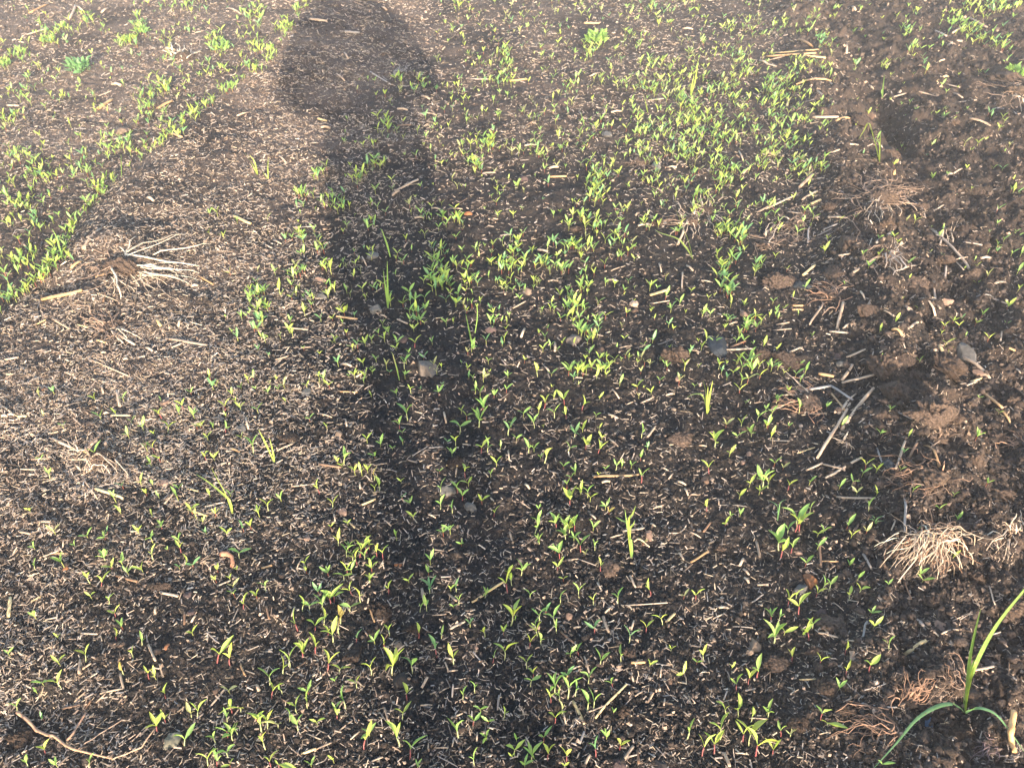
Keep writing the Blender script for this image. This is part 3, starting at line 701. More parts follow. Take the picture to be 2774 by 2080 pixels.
# tile: x1 y1 x2 y2 width tone (p pale, o orange, y yellow, g grey, b brown)
STRAWS = {
'B4': "440 640 720 170 26 p/650 400 920 50 30 p/310 65 560 25 30 g/560 25 740 150 26 g/540 60 680 240 22 o/600 970 940 990 25 p/345 745 480 690 20 p/480 690 650 735 22 p/510 810 820 640 22 p/275 595 420 550 12 y/1195 1270 1190 990 22 g/1110 730 1190 500 20 p/950 550 1020 750 16 g/1480 720 1350 540 20 o/1220 650 1290 520 22 b/1830 60 2020 220 24 o/1940 220 2100 360 20 o/1650 55 1800 0 20 p/1110 235 1330 350 14 g/830 1460 900 1590 22 g/655 1490 775 1470 10 g/455 1350 470 1570 22 b/480 1520 620 1525 12 o/375 260 520 265 12 p/1075 1255 1110 1170 14 g/900 1320 990 1370 12 g/1005 1480 1030 1410 10 g/1975 1215 2200 1290 16 p/690 160 770 90 14 p/620 260 700 160 22 p/30 485 210 490 8 g/1660 610 1790 600 14 b/560 740 640 700 10 g",
'A4': "450 490 620 530 20 p/700 555 930 615 18 p/1180 680 1370 560 32 y/970 790 1120 655 12 p/1230 350 1350 445 30 g/285 890 430 885 14 y/920 1110 1120 1125 14 g/810 990 1020 935 10 g/1690 830 1940 790 24 p/580 225 670 300 8 g/1910 90 1955 260 14 p/1590 390 1690 345 10 p/1985 530 2060 620 16 p/1500 500 1640 470 16 p/810 550 870 390 18 g/720 700 850 630 8 g/1180 40 1240 210 16 b/430 1300 570 1380 8 g/2080 730 2210 690 16 g/1960 650 2000 560 14 g/820 1105 870 1105 20 p/1425 1410 1430 1320 14 g/1300 1600 1340 1480 12 g/1370 1640 1390 1550 22 g/885 1570 890 1500 12 g/970 170 990 240 12 g/2090 720 2070 860 12 b/650 1085 745 1045 8 g/1180 200 1240 200 16 p/1070 350 1075 300 12 p/2140 690 2210 620 14 p",
'A3': "735 1220 1005 930 18 y/660 1170 830 1110 12 p/540 1070 640 1270 26 y/440 480 580 610 18 b/640 690 695 870 16 p/1040 745 1160 750 26 o/980 1570 1060 1460 28 p/1095 1490 1105 1610 24 b/800 350 850 490 28 p/1030 0 1080 110 18 p/960 255 1350 245 12 p/1340 400 1415 330 22 y/815 320 885 260 16 p/1040 470 1065 385 18 p/1840 1520 1880 1640 30 p/1060 910 1040 830 16 g/600 1440 640 1330 20 g/460 1170 485 1270 14 y/1930 1515 2040 1525 12 g/2010 20 2050 70 22 g/2120 80 2212 85 22 p/2070 230 2170 170 12 g/1790 275 1870 280 22 o/1740 370 1840 325 12 g/1680 380 1745 345 10 g/1910 435 2080 455 10 g/1720 690 1810 670 8 g/1290 870 1300 780 14 p/1190 880 1250 915 12 g/1310 880 1370 980 10 p/1075 1030 1140 990 14 g/1330 1190 1440 1190 12 o/1490 1020 1550 1090 14 p/1250 1460 1340 1560 12 g/190 1170 260 1230 16 p/140 1380 180 1460 14 p/540 800 610 770 14 p/880 480 925 425 14 p/550 450 610 440 18 p/1720 1540 1800 1605 12 p/1360 790 1450 830 10 p/580 1560 600 1510 14 p/640 1630 690 1540 22 p/2050 1220 2200 1230 10 p/1590 1090 1540 1030 10 p/750 60 790 130 14 p/1180 1090 1230 1010 18 p/1320 1110 1330 1050 16 p",
'A2': "1860 230 2130 60 22 y/1430 110 1460 260 24 p/1660 160 1730 230 20 p/1670 460 1800 395 24 p/400 1525 530 1485 24 y/530 1485 660 1430 16 p/660 1370 840 1240 14 p/1430 960 1480 870 24 p/1085 420 1160 250 14 p/980 270 1030 400 16 o/1630 740 1660 820 14 p/1650 820 1740 810 14 p/1690 1040 1700 940 16 g/2080 1150 2095 1030 18 g/1420 1110 1520 1105 14 p/1540 1470 1660 1475 12 p/1950 1535 2040 1530 14 y/1110 1130 1150 1250 20 p/1150 1260 1240 1400 14 g/930 1620 1100 1560 18 p/345 800 460 720 14 b/1220 650 1290 590 16 p/100 260 130 380 18 b/180 1030 290 1090 14 b/320 350 345 270 18 p/800 630 840 580 18 p/1680 1220 1780 1180 16 p/1870 650 1970 770 12 g/1580 1000 1650 960 12 g/1140 1440 1250 1510 12 p/1690 1460 1710 1390 12 p/1900 1420 1905 1340 14 p/820 1400 900 1330 12 g/300 680 290 640 10 g/270 600 300 545 16 g/440 1350 570 1400 12 p/1520 340 1640 330 12 p/40 990 20 940 30 b/1560 1540 1740 1640 10 g",
'A1': "640 1080 740 1000 16 p/540 1140 710 1100 24 b/710 1180 790 1070 18 b/800 1110 910 1010 14 p/860 1010 1060 970 18 p/1060 970 1040 850 20 p/1780 1140 1930 980 18 p/1000 0 1180 60 24 b/1370 140 1530 185 24 p/75 360 100 200 32 y/270 220 360 180 18 y/710 800 790 760 20 p/690 720 690 850 26 p/1270 590 1340 740 20 p/1860 90 1980 50 18 p/1130 1420 1260 1290 14 p/1330 330 1335 270 20 y/1580 420 1585 320 20 b/1640 400 1680 340 18 p/1760 480 1880 580 10 g/2060 750 2100 860 14 o/390 380 500 350 18 p/840 500 700 500 18 p/910 1250 1000 1280 10 g/1400 870 1370 760 18 p/500 950 520 860 10 p/1990 400 2040 280 12 p",
'B1': "820 900 1060 990 28 y/1650 1090 1780 1140 20 y/950 275 1120 275 22 p/1000 60 1030 200 24 p/270 650 480 635 18 p/450 470 620 560 26 p/690 560 770 610 24 y/440 1450 580 1455 18 o/20 200 100 250 16 p/1970 550 2060 590 22 o/1150 745 1260 780 10 g/1410 1030 1490 940 18 p/720 820 840 995 10 p/20 285 70 285 26 y/155 285 235 285 28 y/75 270 130 275 24 p/340 1180 440 1195 24 p/170 1270 270 1295 20 p/380 740 180 740 12 p/370 1480 520 1430 12 p/2105 300 2130 390 18 y/640 160 720 110 18 p/870 20 890 90 18 g/1600 900 1700 920 18 y/1730 780 1890 830 10 g/640 690 690 740 20 y/550 1330 540 1410 14 p/1890 280 1620 370 8 g/890 260 940 260 22 p",
'B2': "550 690 740 720 28 b/920 1040 1035 990 22 y/1640 700 1740 715 18 y/1730 715 1720 800 12 p/190 580 330 520 14 p/730 70 880 75 14 o/560 260 660 290 14 y/1410 1310 1490 1270 12 g/1020 700 1150 680 8 g/60 1580 150 1555 22 o/1780 520 1850 530 12 p/1490 550 1610 540 12 g/1660 1430 1720 1405 10 g/1350 625 1480 545 8 g/2170 580 2180 660 14 p/320 880 510 860 16 p/900 850 905 900 18 p/1110 1170 1170 1220 14 p/680 1120 690 1180 16 y/760 1150 860 1240 14 y/1490 1120 1550 1150 14 p/1370 800 1400 880 12 p/780 310 790 370 16 o/940 50 1010 10 10 p/1620 250 1640 340 18 p/1270 1560 1290 1490 10 g/1540 1420 1650 1440 10 g/1960 760 2000 800 12 g/2020 980 2060 1030 14 p/1830 1540 1860 1460 12 p/360 1580 400 1500 10 p/20 990 0 940 10 g",
'B3': "720 800 1110 780 28 o/790 850 860 840 22 o/970 1265 1150 1245 22 p/1550 1530 1700 1440 20 o/845 265 930 300 16 y/860 480 930 540 14 p/1180 460 1250 370 20 p/1440 840 1510 870 20 y/1450 1450 1490 1510 16 g/50 980 180 1080 12 p/135 865 175 905 22 y/1120 170 1230 130 16 p/1230 1070 1320 1040 12 g/1785 985 1795 1040 12 p/1795 1040 2030 1060 10 g/1970 1560 2000 1500 24 y/2110 1350 2140 1500 24 p/1660 1270 1720 1190 18 b/0 1270 30 1370 20 p/1450 1420 1580 1405 6 g/590 1500 740 1560 10 g/480 1510 590 1505 14 p/880 50 940 130 14 p/1410 90 1340 100 16 o/1300 720 1360 745 12 p/1500 900 1530 960 16 p/1620 530 1690 540 14 p/1550 950 1620 955 12 g/850 600 900 620 10 p/1550 1270 1640 1320 12 g/1210 1200 1250 1225 16 p/690 1120 740 1160 16 b/1360 820 1400 770 12 p/240 960 290 920 14 b/580 650 680 640 8 p/1000 180 1080 150 8 g/870 290 920 290 16 y/860 1320 970 1290 12 g/2000 1590 2050 1640 20 p",
'C4': "1410 320 1780 740 26 p/1490 460 1525 310 20 p/740 700 980 550 24 p/610 1180 660 960 26 p/545 1200 710 1215 22 p/660 1180 705 1140 18 p/1080 1185 1160 1235 28 o/1160 1235 1350 1160 26 p/690 1420 850 1360 20 p/650 1640 970 1565 26 p/960 1560 1000 1480 26 p/650 1620 740 1490 26 p/1440 770 1450 970 20 p/1400 900 1490 1010 22 p/1310 920 1450 1070 22 p/1480 1320 1550 1450 32 y/1640 1400 1940 1640 30 p/320 720 420 640 24 y/375 1140 490 970 18 p/860 1010 910 920 20 p/0 150 240 50 20 p/390 110 470 80 24 y/310 75 440 0 20 p/530 235 715 235 22 p/180 175 310 190 18 p/1960 790 2060 790 24 p/1840 575 1920 580 22 o/2010 1345 2150 1385 22 o/1690 430 1850 470 14 g/1430 170 1520 125 16 p/1530 750 1540 640 20 g/60 1190 220 1180 16 p/450 1560 580 1590 26 o/200 1380 310 1345 20 p/930 1310 1030 1210 10 p/0 370 70 300 18 p/230 980 320 980 20 o/225 1015 320 1015 18 o/2080 1490 2180 1560 20 p/1800 900 1940 920 14 g/1940 920 2070 970 14 g/1740 1640 1850 1600 22 y/490 330 610 290 14 g/440 380 560 330 12 g/620 550 720 540 16 p/1440 520 1500 440 10 p/1280 100 1370 230 14 g/1640 150 1740 145 12 g/2030 1060 2120 1030 12 p/90 1140 200 1130 14 p/810 860 850 930 16 p/1180 660 1290 650 14 p/1010 1020 1090 1090 18 p/360 440 375 310 16 g/950 440 1070 350 22 g/880 480 910 400 12 g/2000 1300 2020 1200 14 g/1590 560 1690 680 12 p/1720 580 1600 590 10 g",
'C3': "1200 890 1370 850 24 y/240 500 330 515 22 p/330 770 420 770 16 o/1830 1355 2080 1355 20 p/1890 1335 2020 1290 20 b/390 1370 390 1300 24 y/100 1250 130 1180 22 p/1480 840 1480 700 14 p/840 760 930 770 18 p/1280 620 1300 690 14 b/2120 180 2212 140 18 p/1515 640 1570 680 18 y/30 1000 140 950 14 p/1200 960 1370 940 10 p/1080 210 1110 190 20 y/1100 300 1160 290 18 p/1440 460 1490 340 22 p/1110 570 1080 540 16 p/2180 370 2212 340 18 g/1510 1480 1550 1430 12 p/1270 1310 1400 1270 10 g/1540 1360 1620 1370 10 p/1880 1140 1950 1120 14 p/870 680 990 640 10 p/1640 760 1740 780 10 g/940 1340 1050 1320 10 g/340 1540 300 1500 16 p",
'C2': "700 1070 880 1100 22 o/1220 1095 1310 1140 16 p/1180 40 1240 0 18 y/1370 230 1450 230 18 p/240 1160 460 1195 14 p/180 1440 290 1420 18 p/240 310 530 300 10 p/750 1480 830 1500 22 o/2100 380 2200 370 20 p/160 420 230 450 12 p/1515 145 1590 155 14 p/980 1010 1060 1050 12 p/1390 1370 1380 1360 10 p/1960 1060 2110 1060 8 p/920 560 960 640 12 p/1280 480 1310 440 12 p/870 1590 960 1540 14 o/500 1330 400 1350 16 p/1640 790 1660 720 8 p/2000 240 2080 240 14 p/1700 150 1780 150 10 p/1080 1060 1130 1080 16 o/0 770 60 750 14 p",
'C1': "360 930 710 855 30 o/715 500 870 320 26 p/610 660 700 605 26 o/1200 595 1380 580 24 o/820 740 920 715 30 o/1420 1260 1780 1325 28 p/1470 1340 1560 1310 22 p/2000 210 2150 290 24 y/1270 60 1320 90 26 y/970 1200 1160 1325 24 p/660 1140 760 1165 20 y/830 1275 910 1300 22 y/450 1090 600 1180 20 p/1250 1340 1310 1370 22 y/1640 820 1700 810 24 y/1340 1100 1380 1160 28 y/1550 1100 1530 1160 24 y/780 1440 1100 1580 14 p/1960 530 1975 680 14 b/310 1140 400 1110 18 y/1030 1070 1085 1045 18 o/870 1385 910 1385 20 y/1060 1440 1100 1440 20 y/700 850 1010 940 10 p/1700 720 1830 800 20 o/1100 200 1200 190 10 p/40 1440 170 1430 18 p/1170 1040 1220 1040 16 o/1760 1140 1840 1230 12 p/900 850 890 950 18 b",
'D4': "0 490 430 470 22 o/320 485 510 525 24 y/60 460 440 475 18 y/10 525 160 495 14 p/260 730 560 700 24 o/280 350 400 410 24 o/130 60 240 95 18 p/1420 260 1540 330 22 p/1560 395 1710 375 22 p/1460 700 1560 670 22 y/1310 790 1450 830 16 p/1020 860 1200 805 18 p/400 1015 620 1025 22 p/605 1040 720 1030 24 o/620 1240 790 1250 24 p/530 1330 630 1290 18 p/1100 1500 1130 1360 24 o/1540 1505 1610 1495 22 y/1610 1490 1680 1450 14 g/290 1610 400 1510 30 p/0 1320 80 1340 20 p/690 470 690 380 18 g/1740 160 1900 250 20 p/1950 705 2160 700 20 g/1940 940 2160 1000 20 g/1640 885 1800 870 14 p/1740 1020 1930 1090 28 p/440 790 540 870 18 p/0 550 90 580 18 p/2110 830 2212 880 26 p/370 0 420 70 12 p/740 70 770 95 18 p/180 915 195 870 20 o/540 720 610 780 16 p/1460 550 1530 520 14 g/1550 720 1660 760 12 p/880 740 920 770 14 p/1600 290 1680 250 16 p/1600 800 1680 860 12 g/2150 1000 2212 1020 18 p",
'D3': "0 700 150 690 22 o/640 205 770 210 18 o/1480 255 1570 260 16 p/1190 865 1320 855 16 p/340 1450 420 1440 20 y/340 1520 490 1525 20 o/130 1255 230 1250 16 o/1920 1155 2020 1145 18 p/1350 1440 1430 1440 16 p/870 970 960 960 16 p/2000 1490 2060 1440 16 g/1600 1325 1680 1310 18 o/1960 1300 2000 1380 14 g/1640 1190 1660 1080 12 p/2140 530 2212 560 18 p/690 660 770 630 12 p",
'D2': "470 170 620 185 22 p/770 280 900 295 20 g/990 620 1170 740 14 g/540 1020 620 1050 24 y/570 1100 650 1110 22 y/1200 1640 1400 1550 22 p/1430 830 1500 860 18 o/1220 940 1310 950 16 p/1960 1485 2060 1490 16 p/210 1340 270 1400 14 p/700 640 770 700 14 p/1220 1080 1340 1080 14 b/1090 70 1130 100 16 g/1850 680 2020 690 12 g/1450 970 1560 990 10 p/60 1440 120 1530 14 p/770 460 800 510 14 g",
'D1': "840 940 970 860 26 o/1340 945 1480 870 24 o/590 170 650 60 22 p/650 60 710 100 16 p/250 120 420 40 20 o/190 320 400 260 16 p/1420 430 1500 440 22 o/880 1220 1200 1155 16 p/1430 1160 1560 1190 22 o/60 910 170 920 22 p/1940 70 2060 130 16 p/2030 1000 2130 970 14 p/960 735 1040 740 22 y/840 830 960 790 14 p/870 120 930 80 16 y/1080 740 1190 780 14 p",
}
TONE = {'p': (.50, .375, .275), 'o': (.56, .34, .17), 'y': (.66, .49, .26), 'g': (.36, .315, .285), 'b': (.27, .165, .105)}
TNAME = {'p': 'pale', 'o': 'orange-tan', 'y': 'yellow', 'g': 'weathered grey', 'b': 'brown'}
NAMED_STRAWS = {('B3', 720, 800): 'long orange straw lying flat behind seedlings', ('B1', 820, 900): 'pale yellow straw alone on the chaff-covered soil', ('A3', 735, 1220): 'long slanting yellow straw on black soil',
                ('A3', 540, 1070): 'thick short yellow straw tube with a cut end', ('C4', 1080, 1185): 'short orange arm of the bent straw on slab clod', ('C4', 1160, 1235): 'pale long arm of the bent straw on slab clod',
                ('B4', 440, 640): 'longest of the crossed straws, pale and split', ('B4', 650, 400): 'crossed straw running up to the tall knobbed clod'}

def straw_object(name, X1, Y1, X2, Y2, wpx, tone, lift=.003, sides=6):
    a, b = P(X1, Y1), P(X2, Y2)
    mid = (a + b) / 2
    r = max(wpx * TS * depth_of(mid.x, mid.y, mid.z) / FPX / 2, .0007)
    gm = hgt(mid.x, mid.y)
    a.z += r * .4 + lift * .4; b.z += r * .4 + lift * random.uniform(.2, 2.2)
    c = (a + b) / 2
    if c.z < gm + r * .5: c.z = gm + r * .5
    elif c.z > gm + .03: c.z -= (c.z - gm) * .3
    ax = b - a; L = ax.length
    q = ax.to_track_quat('X', 'Z')
    inv = q.inverted()
    k = [random.gauss(0, .010) * L for _ in range(3)]
    flat_ = random.uniform(.55, 1)
    ts = (0, .22, .5, .78, 1)
    pts = []
    for t in ts:
        p = (1 - t) ** 2 * a + 2 * t * (1 - t) * (2 * c - (a + b) / 2) + t * t * b
        v = inv @ (p - c)
        v.y += k[0] * math.sin(math.pi * t) + k[1] * math.sin(2 * math.pi * t)
        pts.append(v)
    rr = [r * random.uniform(.82, 1.0), r * 1.0, r * random.uniform(.85, 1.1), r * 1.0, r * random.uniform(.7, .95)]
    me = tube_mesh(name, pts, rr, M_STRAW, sides, True, flat_)
    o = link(name, me); o.location = c; o.rotation_mode = 'QUATERNION'; o.rotation_quaternion = q
    f = random.uniform(.62, 1.05); w = random.uniform(.95, 1.05)
    o.color = tuple(min(v * f * s, .85) for v, s in zip(TONE[tone], (1, w, w * w))) + (1,)
    return o

def build_straws():
    rows = []
    for t, txt in STRAWS.items():
        for e in txt.split('/'):
            p = e.split(); x1, y1, x2, y2, w = map(float, p[:5])
            X1, Y1 = tile(t, x1, y1); X2, Y2 = tile(t, x2, y2)
            rows.append((math.hypot(X2 - X1, Y2 - Y1) * (w + 14), X1, Y1, X2, Y2, w, p[5], (t, int(x1), int(y1))))
    rows.sort(key=lambda r: -r[0])
    items, objs = [], []
    for i, (_, X1, Y1, X2, Y2, w, c, key) in enumerate(rows[:300]):
        o = straw_object('straw', X1, Y1, X2, Y2, w, c)
        tag(o, None, 'straw', 'loose straws lying on the soil')
        Lp = math.hypot(X2 - X1, Y2 - Y1)
        tilt = abs(math.degrees(math.atan2(Y2 - Y1, X2 - X1))) % 180
        pose = 'level' if tilt < 18 or tilt > 162 else 'upright-lying' if 70 < tilt < 110 else 'slanting'
        look = ('long ' if Lp > 75 else 'short ' if Lp < 34 else '') + TNAME[c] + ' ' + pose + ' straw'
        if key in NAMED_STRAWS: o['label'] = NAMED_STRAWS[key]
        else: items.append(('straw', look, (X1 + X2) / 2, (Y1 + Y2) / 2)); objs.append(o)
    for o, lab in zip(objs, spot_labels(items)): o['label'] = lab
    # the shorter ones, past three hundred
    V, F = [], []
    me_all = bmesh.new()
    for (_, X1, Y1, X2, Y2, w, c, key) in rows[300:]:
        a, b = P(X1, Y1), P(X2, Y2)
        r = max(w * TS * depth_of(a.x, a.y, a.z) / FPX / 2, .0007)
        a.z += r; b.z += r
        tm = tube_mesh('t', (a, (a + b) / 2 + Vector((0, 0, r)), b), (r, r, r * .8), M_STRAW, 5)
        me_all.from_mesh(tm); bpy.data.meshes.remove(tm)
    if len(rows) > 300:
        me = bpy.data.meshes.new('straw_pieces'); me_all.to_mesh(me); me.materials.append(M_STRAW)
        o = link('straw_pieces', me); o.color = (.50, .38, .28, 1)
        tag(o, 'shortest loose straw pieces scattered between the longer straws', 'straw', None, 'stuff')
    me_all.free()

build_straws()

# the forked stick in the bottom corner
def path_tube(name, px, w0, w1, mat, color, parent=None, lift=.006, sides=7, origin=None):
    pts = [P(*p) for p in px]
    out = []
    for i in range(len(pts) - 1):
        for k in range(3):
            out.append(pts[i].lerp(pts[i + 1], k / 3))
    out.append(pts[-1])
    r = []
    for i, p in enumerate(out):
        t = i / (len(out) - 1)
        wpx = (w0 + (w1 - w0) * t) * TS
        r.append(wpx * depth_of(p.x, p.y, p.z) / FPX / 2 * random.uniform(.86, 1.14))
        p.z = max(p.z, hgt(p.x, p.y)) + r[-1] * .6 + lift
    org = origin if origin is not None else out[len(out) // 2].copy()
    me = tube_mesh(name, [p - org for p in out], r, mat, sides)
    o = link(name, me, parent)
    if parent is None: o.location = org
    o.color = color
    return o

def T(t, *xy):
    return [tile(t, xy[i], xy[i + 1]) for i in range(0, len(xy), 2)]

org = P(*tile('A1', 600, 1480))
st = thing('forked_stick', org, 'forked brown stick with two thin twigs in the bottom corner', 'stick')
path_tube('stem', T('A1', 165, 1185, 250, 1250, 330, 1340, 420, 1380, 480, 1390, 580, 1470, 640, 1500, 760, 1530, 970, 1580), 30, 14, M_ROOT, (.40, .235, .145, 1), st, .008, 7, org)
path_tube('twig', T('A1', 590, 1430, 640, 1370, 680, 1300, 750, 1190), 22, 16, M_ROOT, (.34, .20, .13, 1), st, .008, 6, org)
path_tube('twig', T('A1', 680, 1490, 780, 1420, 900, 1340, 1060, 1240), 13, 9, M_ROOT, (.30, .21, .15, 1), st, .005, 5, org)
path_tube('twig', T('A1', 970, 1580, 1100, 1530, 1220, 1480, 1270, 1400, 1340, 1310), 13, 12, M_ROOT, (.40, .27, .18, 1), st, .005, 5, org)
tag(path_tube('bark_strip', T('B1', 1890, 1480, 1950, 1475, 1995, 1500, 2000, 1560, 1985, 1590), 44, 30, M_ROOT, (.36, .17, .10, 1)), 'curved orange bark strip on the chaff', 'bark')
tag(path_tube('stubble_stalk', T('A4', 2060, 1240, 2045, 1330, 2030, 1420, 2040, 1500, 2065, 1580), 54, 40, M_STRAW, (.62, .36, .16, 1), None, .03), 'broken orange stalk standing beside the bottom right grass leaf', 'stalk')
tag(path_tube('bent_straw', T('B3', 1060, 1400, 1090, 1375, 1130, 1390, 1190, 1445), 12, 10, M_STRAW, (.55, .40, .27, 1), None, .02), 'thin hooked straw beside the tallest maize-like sprout', 'straw')

# ---------------------------------------------------------------- root and stubble clumps
# crown x, y, crown width, height, fans: (angle, spread, length, count, colour, width, lift), label
RC = {'r': (.34, .20, .13), 'p': (.57, .45, .34), 'g': (.34, .29, .26), 'w': (.80, .68, .53), 'v': (.19, .13, .125), 'b': (.27, .185, .135)}
CLUMPS = [
    (2408, 1972, 46, 66, ((180, 34, 120, 34, 'r', 12, .012), (205, 60, 80, 16, 'r', 10, .01), (165, 25, 150, 6, 'r', 9, .015), (250, 40, 50, 8, 'p', 9, .006)), 'red-brown root fan spread leftward from its ball of soil'),
    (2462, 1905, 34, 30, ((100, 55, 90, 22, 'r', 11, .03), (60, 40, 70, 10, 'r', 9, .02), (280, 50, 34, 6, 'b', 8, .004)), 'thin red roots reaching upward, above the red root fan'),
    (2602, 1858, 40, 40, ((150, 45, 115, 26, 'b', 9, .012), (190, 30, 100, 14, 'b', 8, .008), (120, 20, 90, 6, 'r', 10, .02)), 'brown root tuft left of the tall grass base'),
    (2512, 1462, 74, 34, ((270, 75, 110, 52, 'p', 12, .045), (240, 40, 120, 18, 'p', 13, .03), (300, 40, 120, 18, 'r', 10, .03), (60, 50, 90, 10, 'b', 10, .03), (10, 18, 110, 3, 'w', 16, .04), (205, 30, 95, 9, 'w', 14, .02), (150, 40, 60, 8, 'g', 12, .02), (250, 80, 90, 26, 'r', 7, .02)), 'biggest pale stubble clump, roots spilling down over a clod'),
    (2522, 1298, 74, 62, ((180, 35, 110, 26, 'r', 10, .012), (215, 40, 80, 14, 'r', 9, .008), (185, 5, 190, 2, 'r', 8, .006), (275, 70, 56, 14, 'b', 9, .006), (100, 60, 50, 5, 'r', 12, .03)), 'rooty brown clod with red roots streaming leftward'),
    (2190, 1088, 44, 40, ((165, 50, 74, 22, 'r', 10, .01), (240, 60, 60, 14, 'r', 9, .008), (150, 30, 90, 8, 'p', 11, .012)), 'tangled red roots beside the crossed long straws'),
    (2258, 806, 26, 22, ((160, 45, 70, 22, 'r', 9, .012), (200, 30, 60, 8, 'b', 8, .008), (110, 30, 50, 4, 'b', 8, .02)), 'small red root fan below a dark stone'),
    (2405, 686, 30, 24, ((265, 40, 74, 12, 'g', 15, .03), (75, 60, 46, 10, 'p', 9, .015), (200, 30, 70, 6, 'b', 8, .006)), 'grey stubble with stiff pale leaves hanging down'),
    (2385, 545, 64, 30, ((150, 60, 120, 34, 'b', 9, .012), (20, 50, 100, 26, 'b', 9, .012), (280, 60, 76, 18, 'p', 12, .012), (90, 60, 60, 12, 'b', 8, .012)), 'wide brown root mat straddling the furrow edge'),
    (1868, 604, 40, 26, ((120, 70, 56, 18, 'p', 9, .012), (250, 60, 50, 10, 'p', 10, .012), (170, 25, 76, 10, 'b', 8, .008)), 'pale curled stubble beside a slanting grass blade'),
    (1914, 575, 34, 24, ((110, 90, 36, 22, 'p', 8, .012), (320, 50, 40, 10, 'p', 8, .01)), 'tufted pale roots behind the grass blade stubble'),
    (2078, 668, 30, 20, ((170, 50, 52, 16, 'b', 9, .01), (20, 60, 60, 14, 'b', 9, .012), (60, 30, 90, 4, 'p', 9, .012)), 'reddish root tuft at the seedling bed edge'),
    (2150, 612, 40, 24, ((250, 70, 60, 18, 'b', 8, .008), (60, 60, 60, 12, 'b', 8, .012), (190, 30, 50, 8, 'p', 8, .008)), 'brown roots over a small clod near scattered seedlings'),
    (330, 730, 74, 44, ((10, 26, 190, 14, 'w', 17, .03), (340, 30, 130, 22, 'p', 12, .012), (190, 60, 90, 24, 'b', 10, .012), (290, 40, 90, 14, 'p', 10, .008), (60, 60, 80, 14, 'b', 9, .012)), 'white-stemmed stubble lying on the ridge'),
    (300, 886, 40, 34, ((140, 50, 84, 26, 'b', 11, .012), (225, 50, 60, 14, 'b', 11, .012), (325, 20, 76, 6, 'p', 14, .012)), 'brown root bunch below the white-stemmed stubble'),
    (262, 1242, 52, 34, ((55, 12, 84, 3, 'b', 26, .03), (290, 50, 66, 12, 'p', 12, .02), (150, 50, 66, 10, 'p', 13, .012), (200, 40, 70, 8, 'p', 12, .01), (350, 40, 60, 8, 'b', 11, .012)), 'twisted stubble on the chaff-covered soil'),
    (2766, 1200, 24, 26, ((170, 34, 60, 18, 'r', 10, .008),), 'red root tuft cut by the right photo edge, beside seedlings'),
    (2752, 1462, 44, 36, ((150, 60, 76, 12, 'p', 13, .02), (230, 60, 70, 10, 'p', 13, .012), (100, 50, 80, 10, 'b', 9, .02)), 'pale papery stubble at the right photo edge'),
    (2752, 250, 44, 26, ((170, 40, 100, 18, 'b', 9, .008), (330, 40, 60, 12, 'p', 10, .008)), 'far brown stubble at the right photo edge'),
    (500, 158, 34, 26, ((110, 80, 30, 16, 'w', 12, .02), (190, 20, 56, 4, 'p', 14, .01)), 'small pale stubble tuft in the far bed'),
    (2684, 2014, 26, 22, ((260, 80, 62, 20, 'v', 9, .008), (200, 40, 50, 8, 'v', 8, .006)), 'purplish root tuft beside the broken orange stalk'),
    (1736, 440, 24, 18, ((200, 80, 26, 14, 'b', 8, .008), (290, 60, 22, 10, 'b', 8, .008)), 'tiny root tuft among the far seedlings'),
    (2412, 1176, 12, 12, ((180, 170, 24, 20, 'o' if False else 'r', 7, .006),), 'tiny star-shaped orange root knot on black soil'),
    (2290, 1200, 12, 10, ((150, 40, 40, 5, 'p', 16, .01), (330, 30, 34, 4, 'p', 12, .01), (270, 40, 40, 3, 'g', 8, .008)), 'small curled papery leaf remnant below the crossed straws'),
    (2740, 2050, 30, 24, ((110, 80, 44, 12, 'g', 16, .012), (200, 50, 34, 6, 'p', 14, .01)), 'pale papery litter tuft in the bottom right corner'),
    (1085, 205, 22, 16, ((95, 60, 30, 14, 'g', 8, .02),), 'dim grey tuft inside the long shadow'),
    (2545, 1190, 26, 20, ((45, 50, 66, 10, 'b', 9, .02), (120, 40, 50, 6, 'b', 9, .02)), 'wispy brown roots on the clods above the rooty clod'),
    (2570, 665, 20, 16, ((120, 50, 66, 10, 'p', 8, .012), (300, 40, 50, 8, 'b', 8, .008)), 'wispy pale roots under the long slanting far straw'),
]

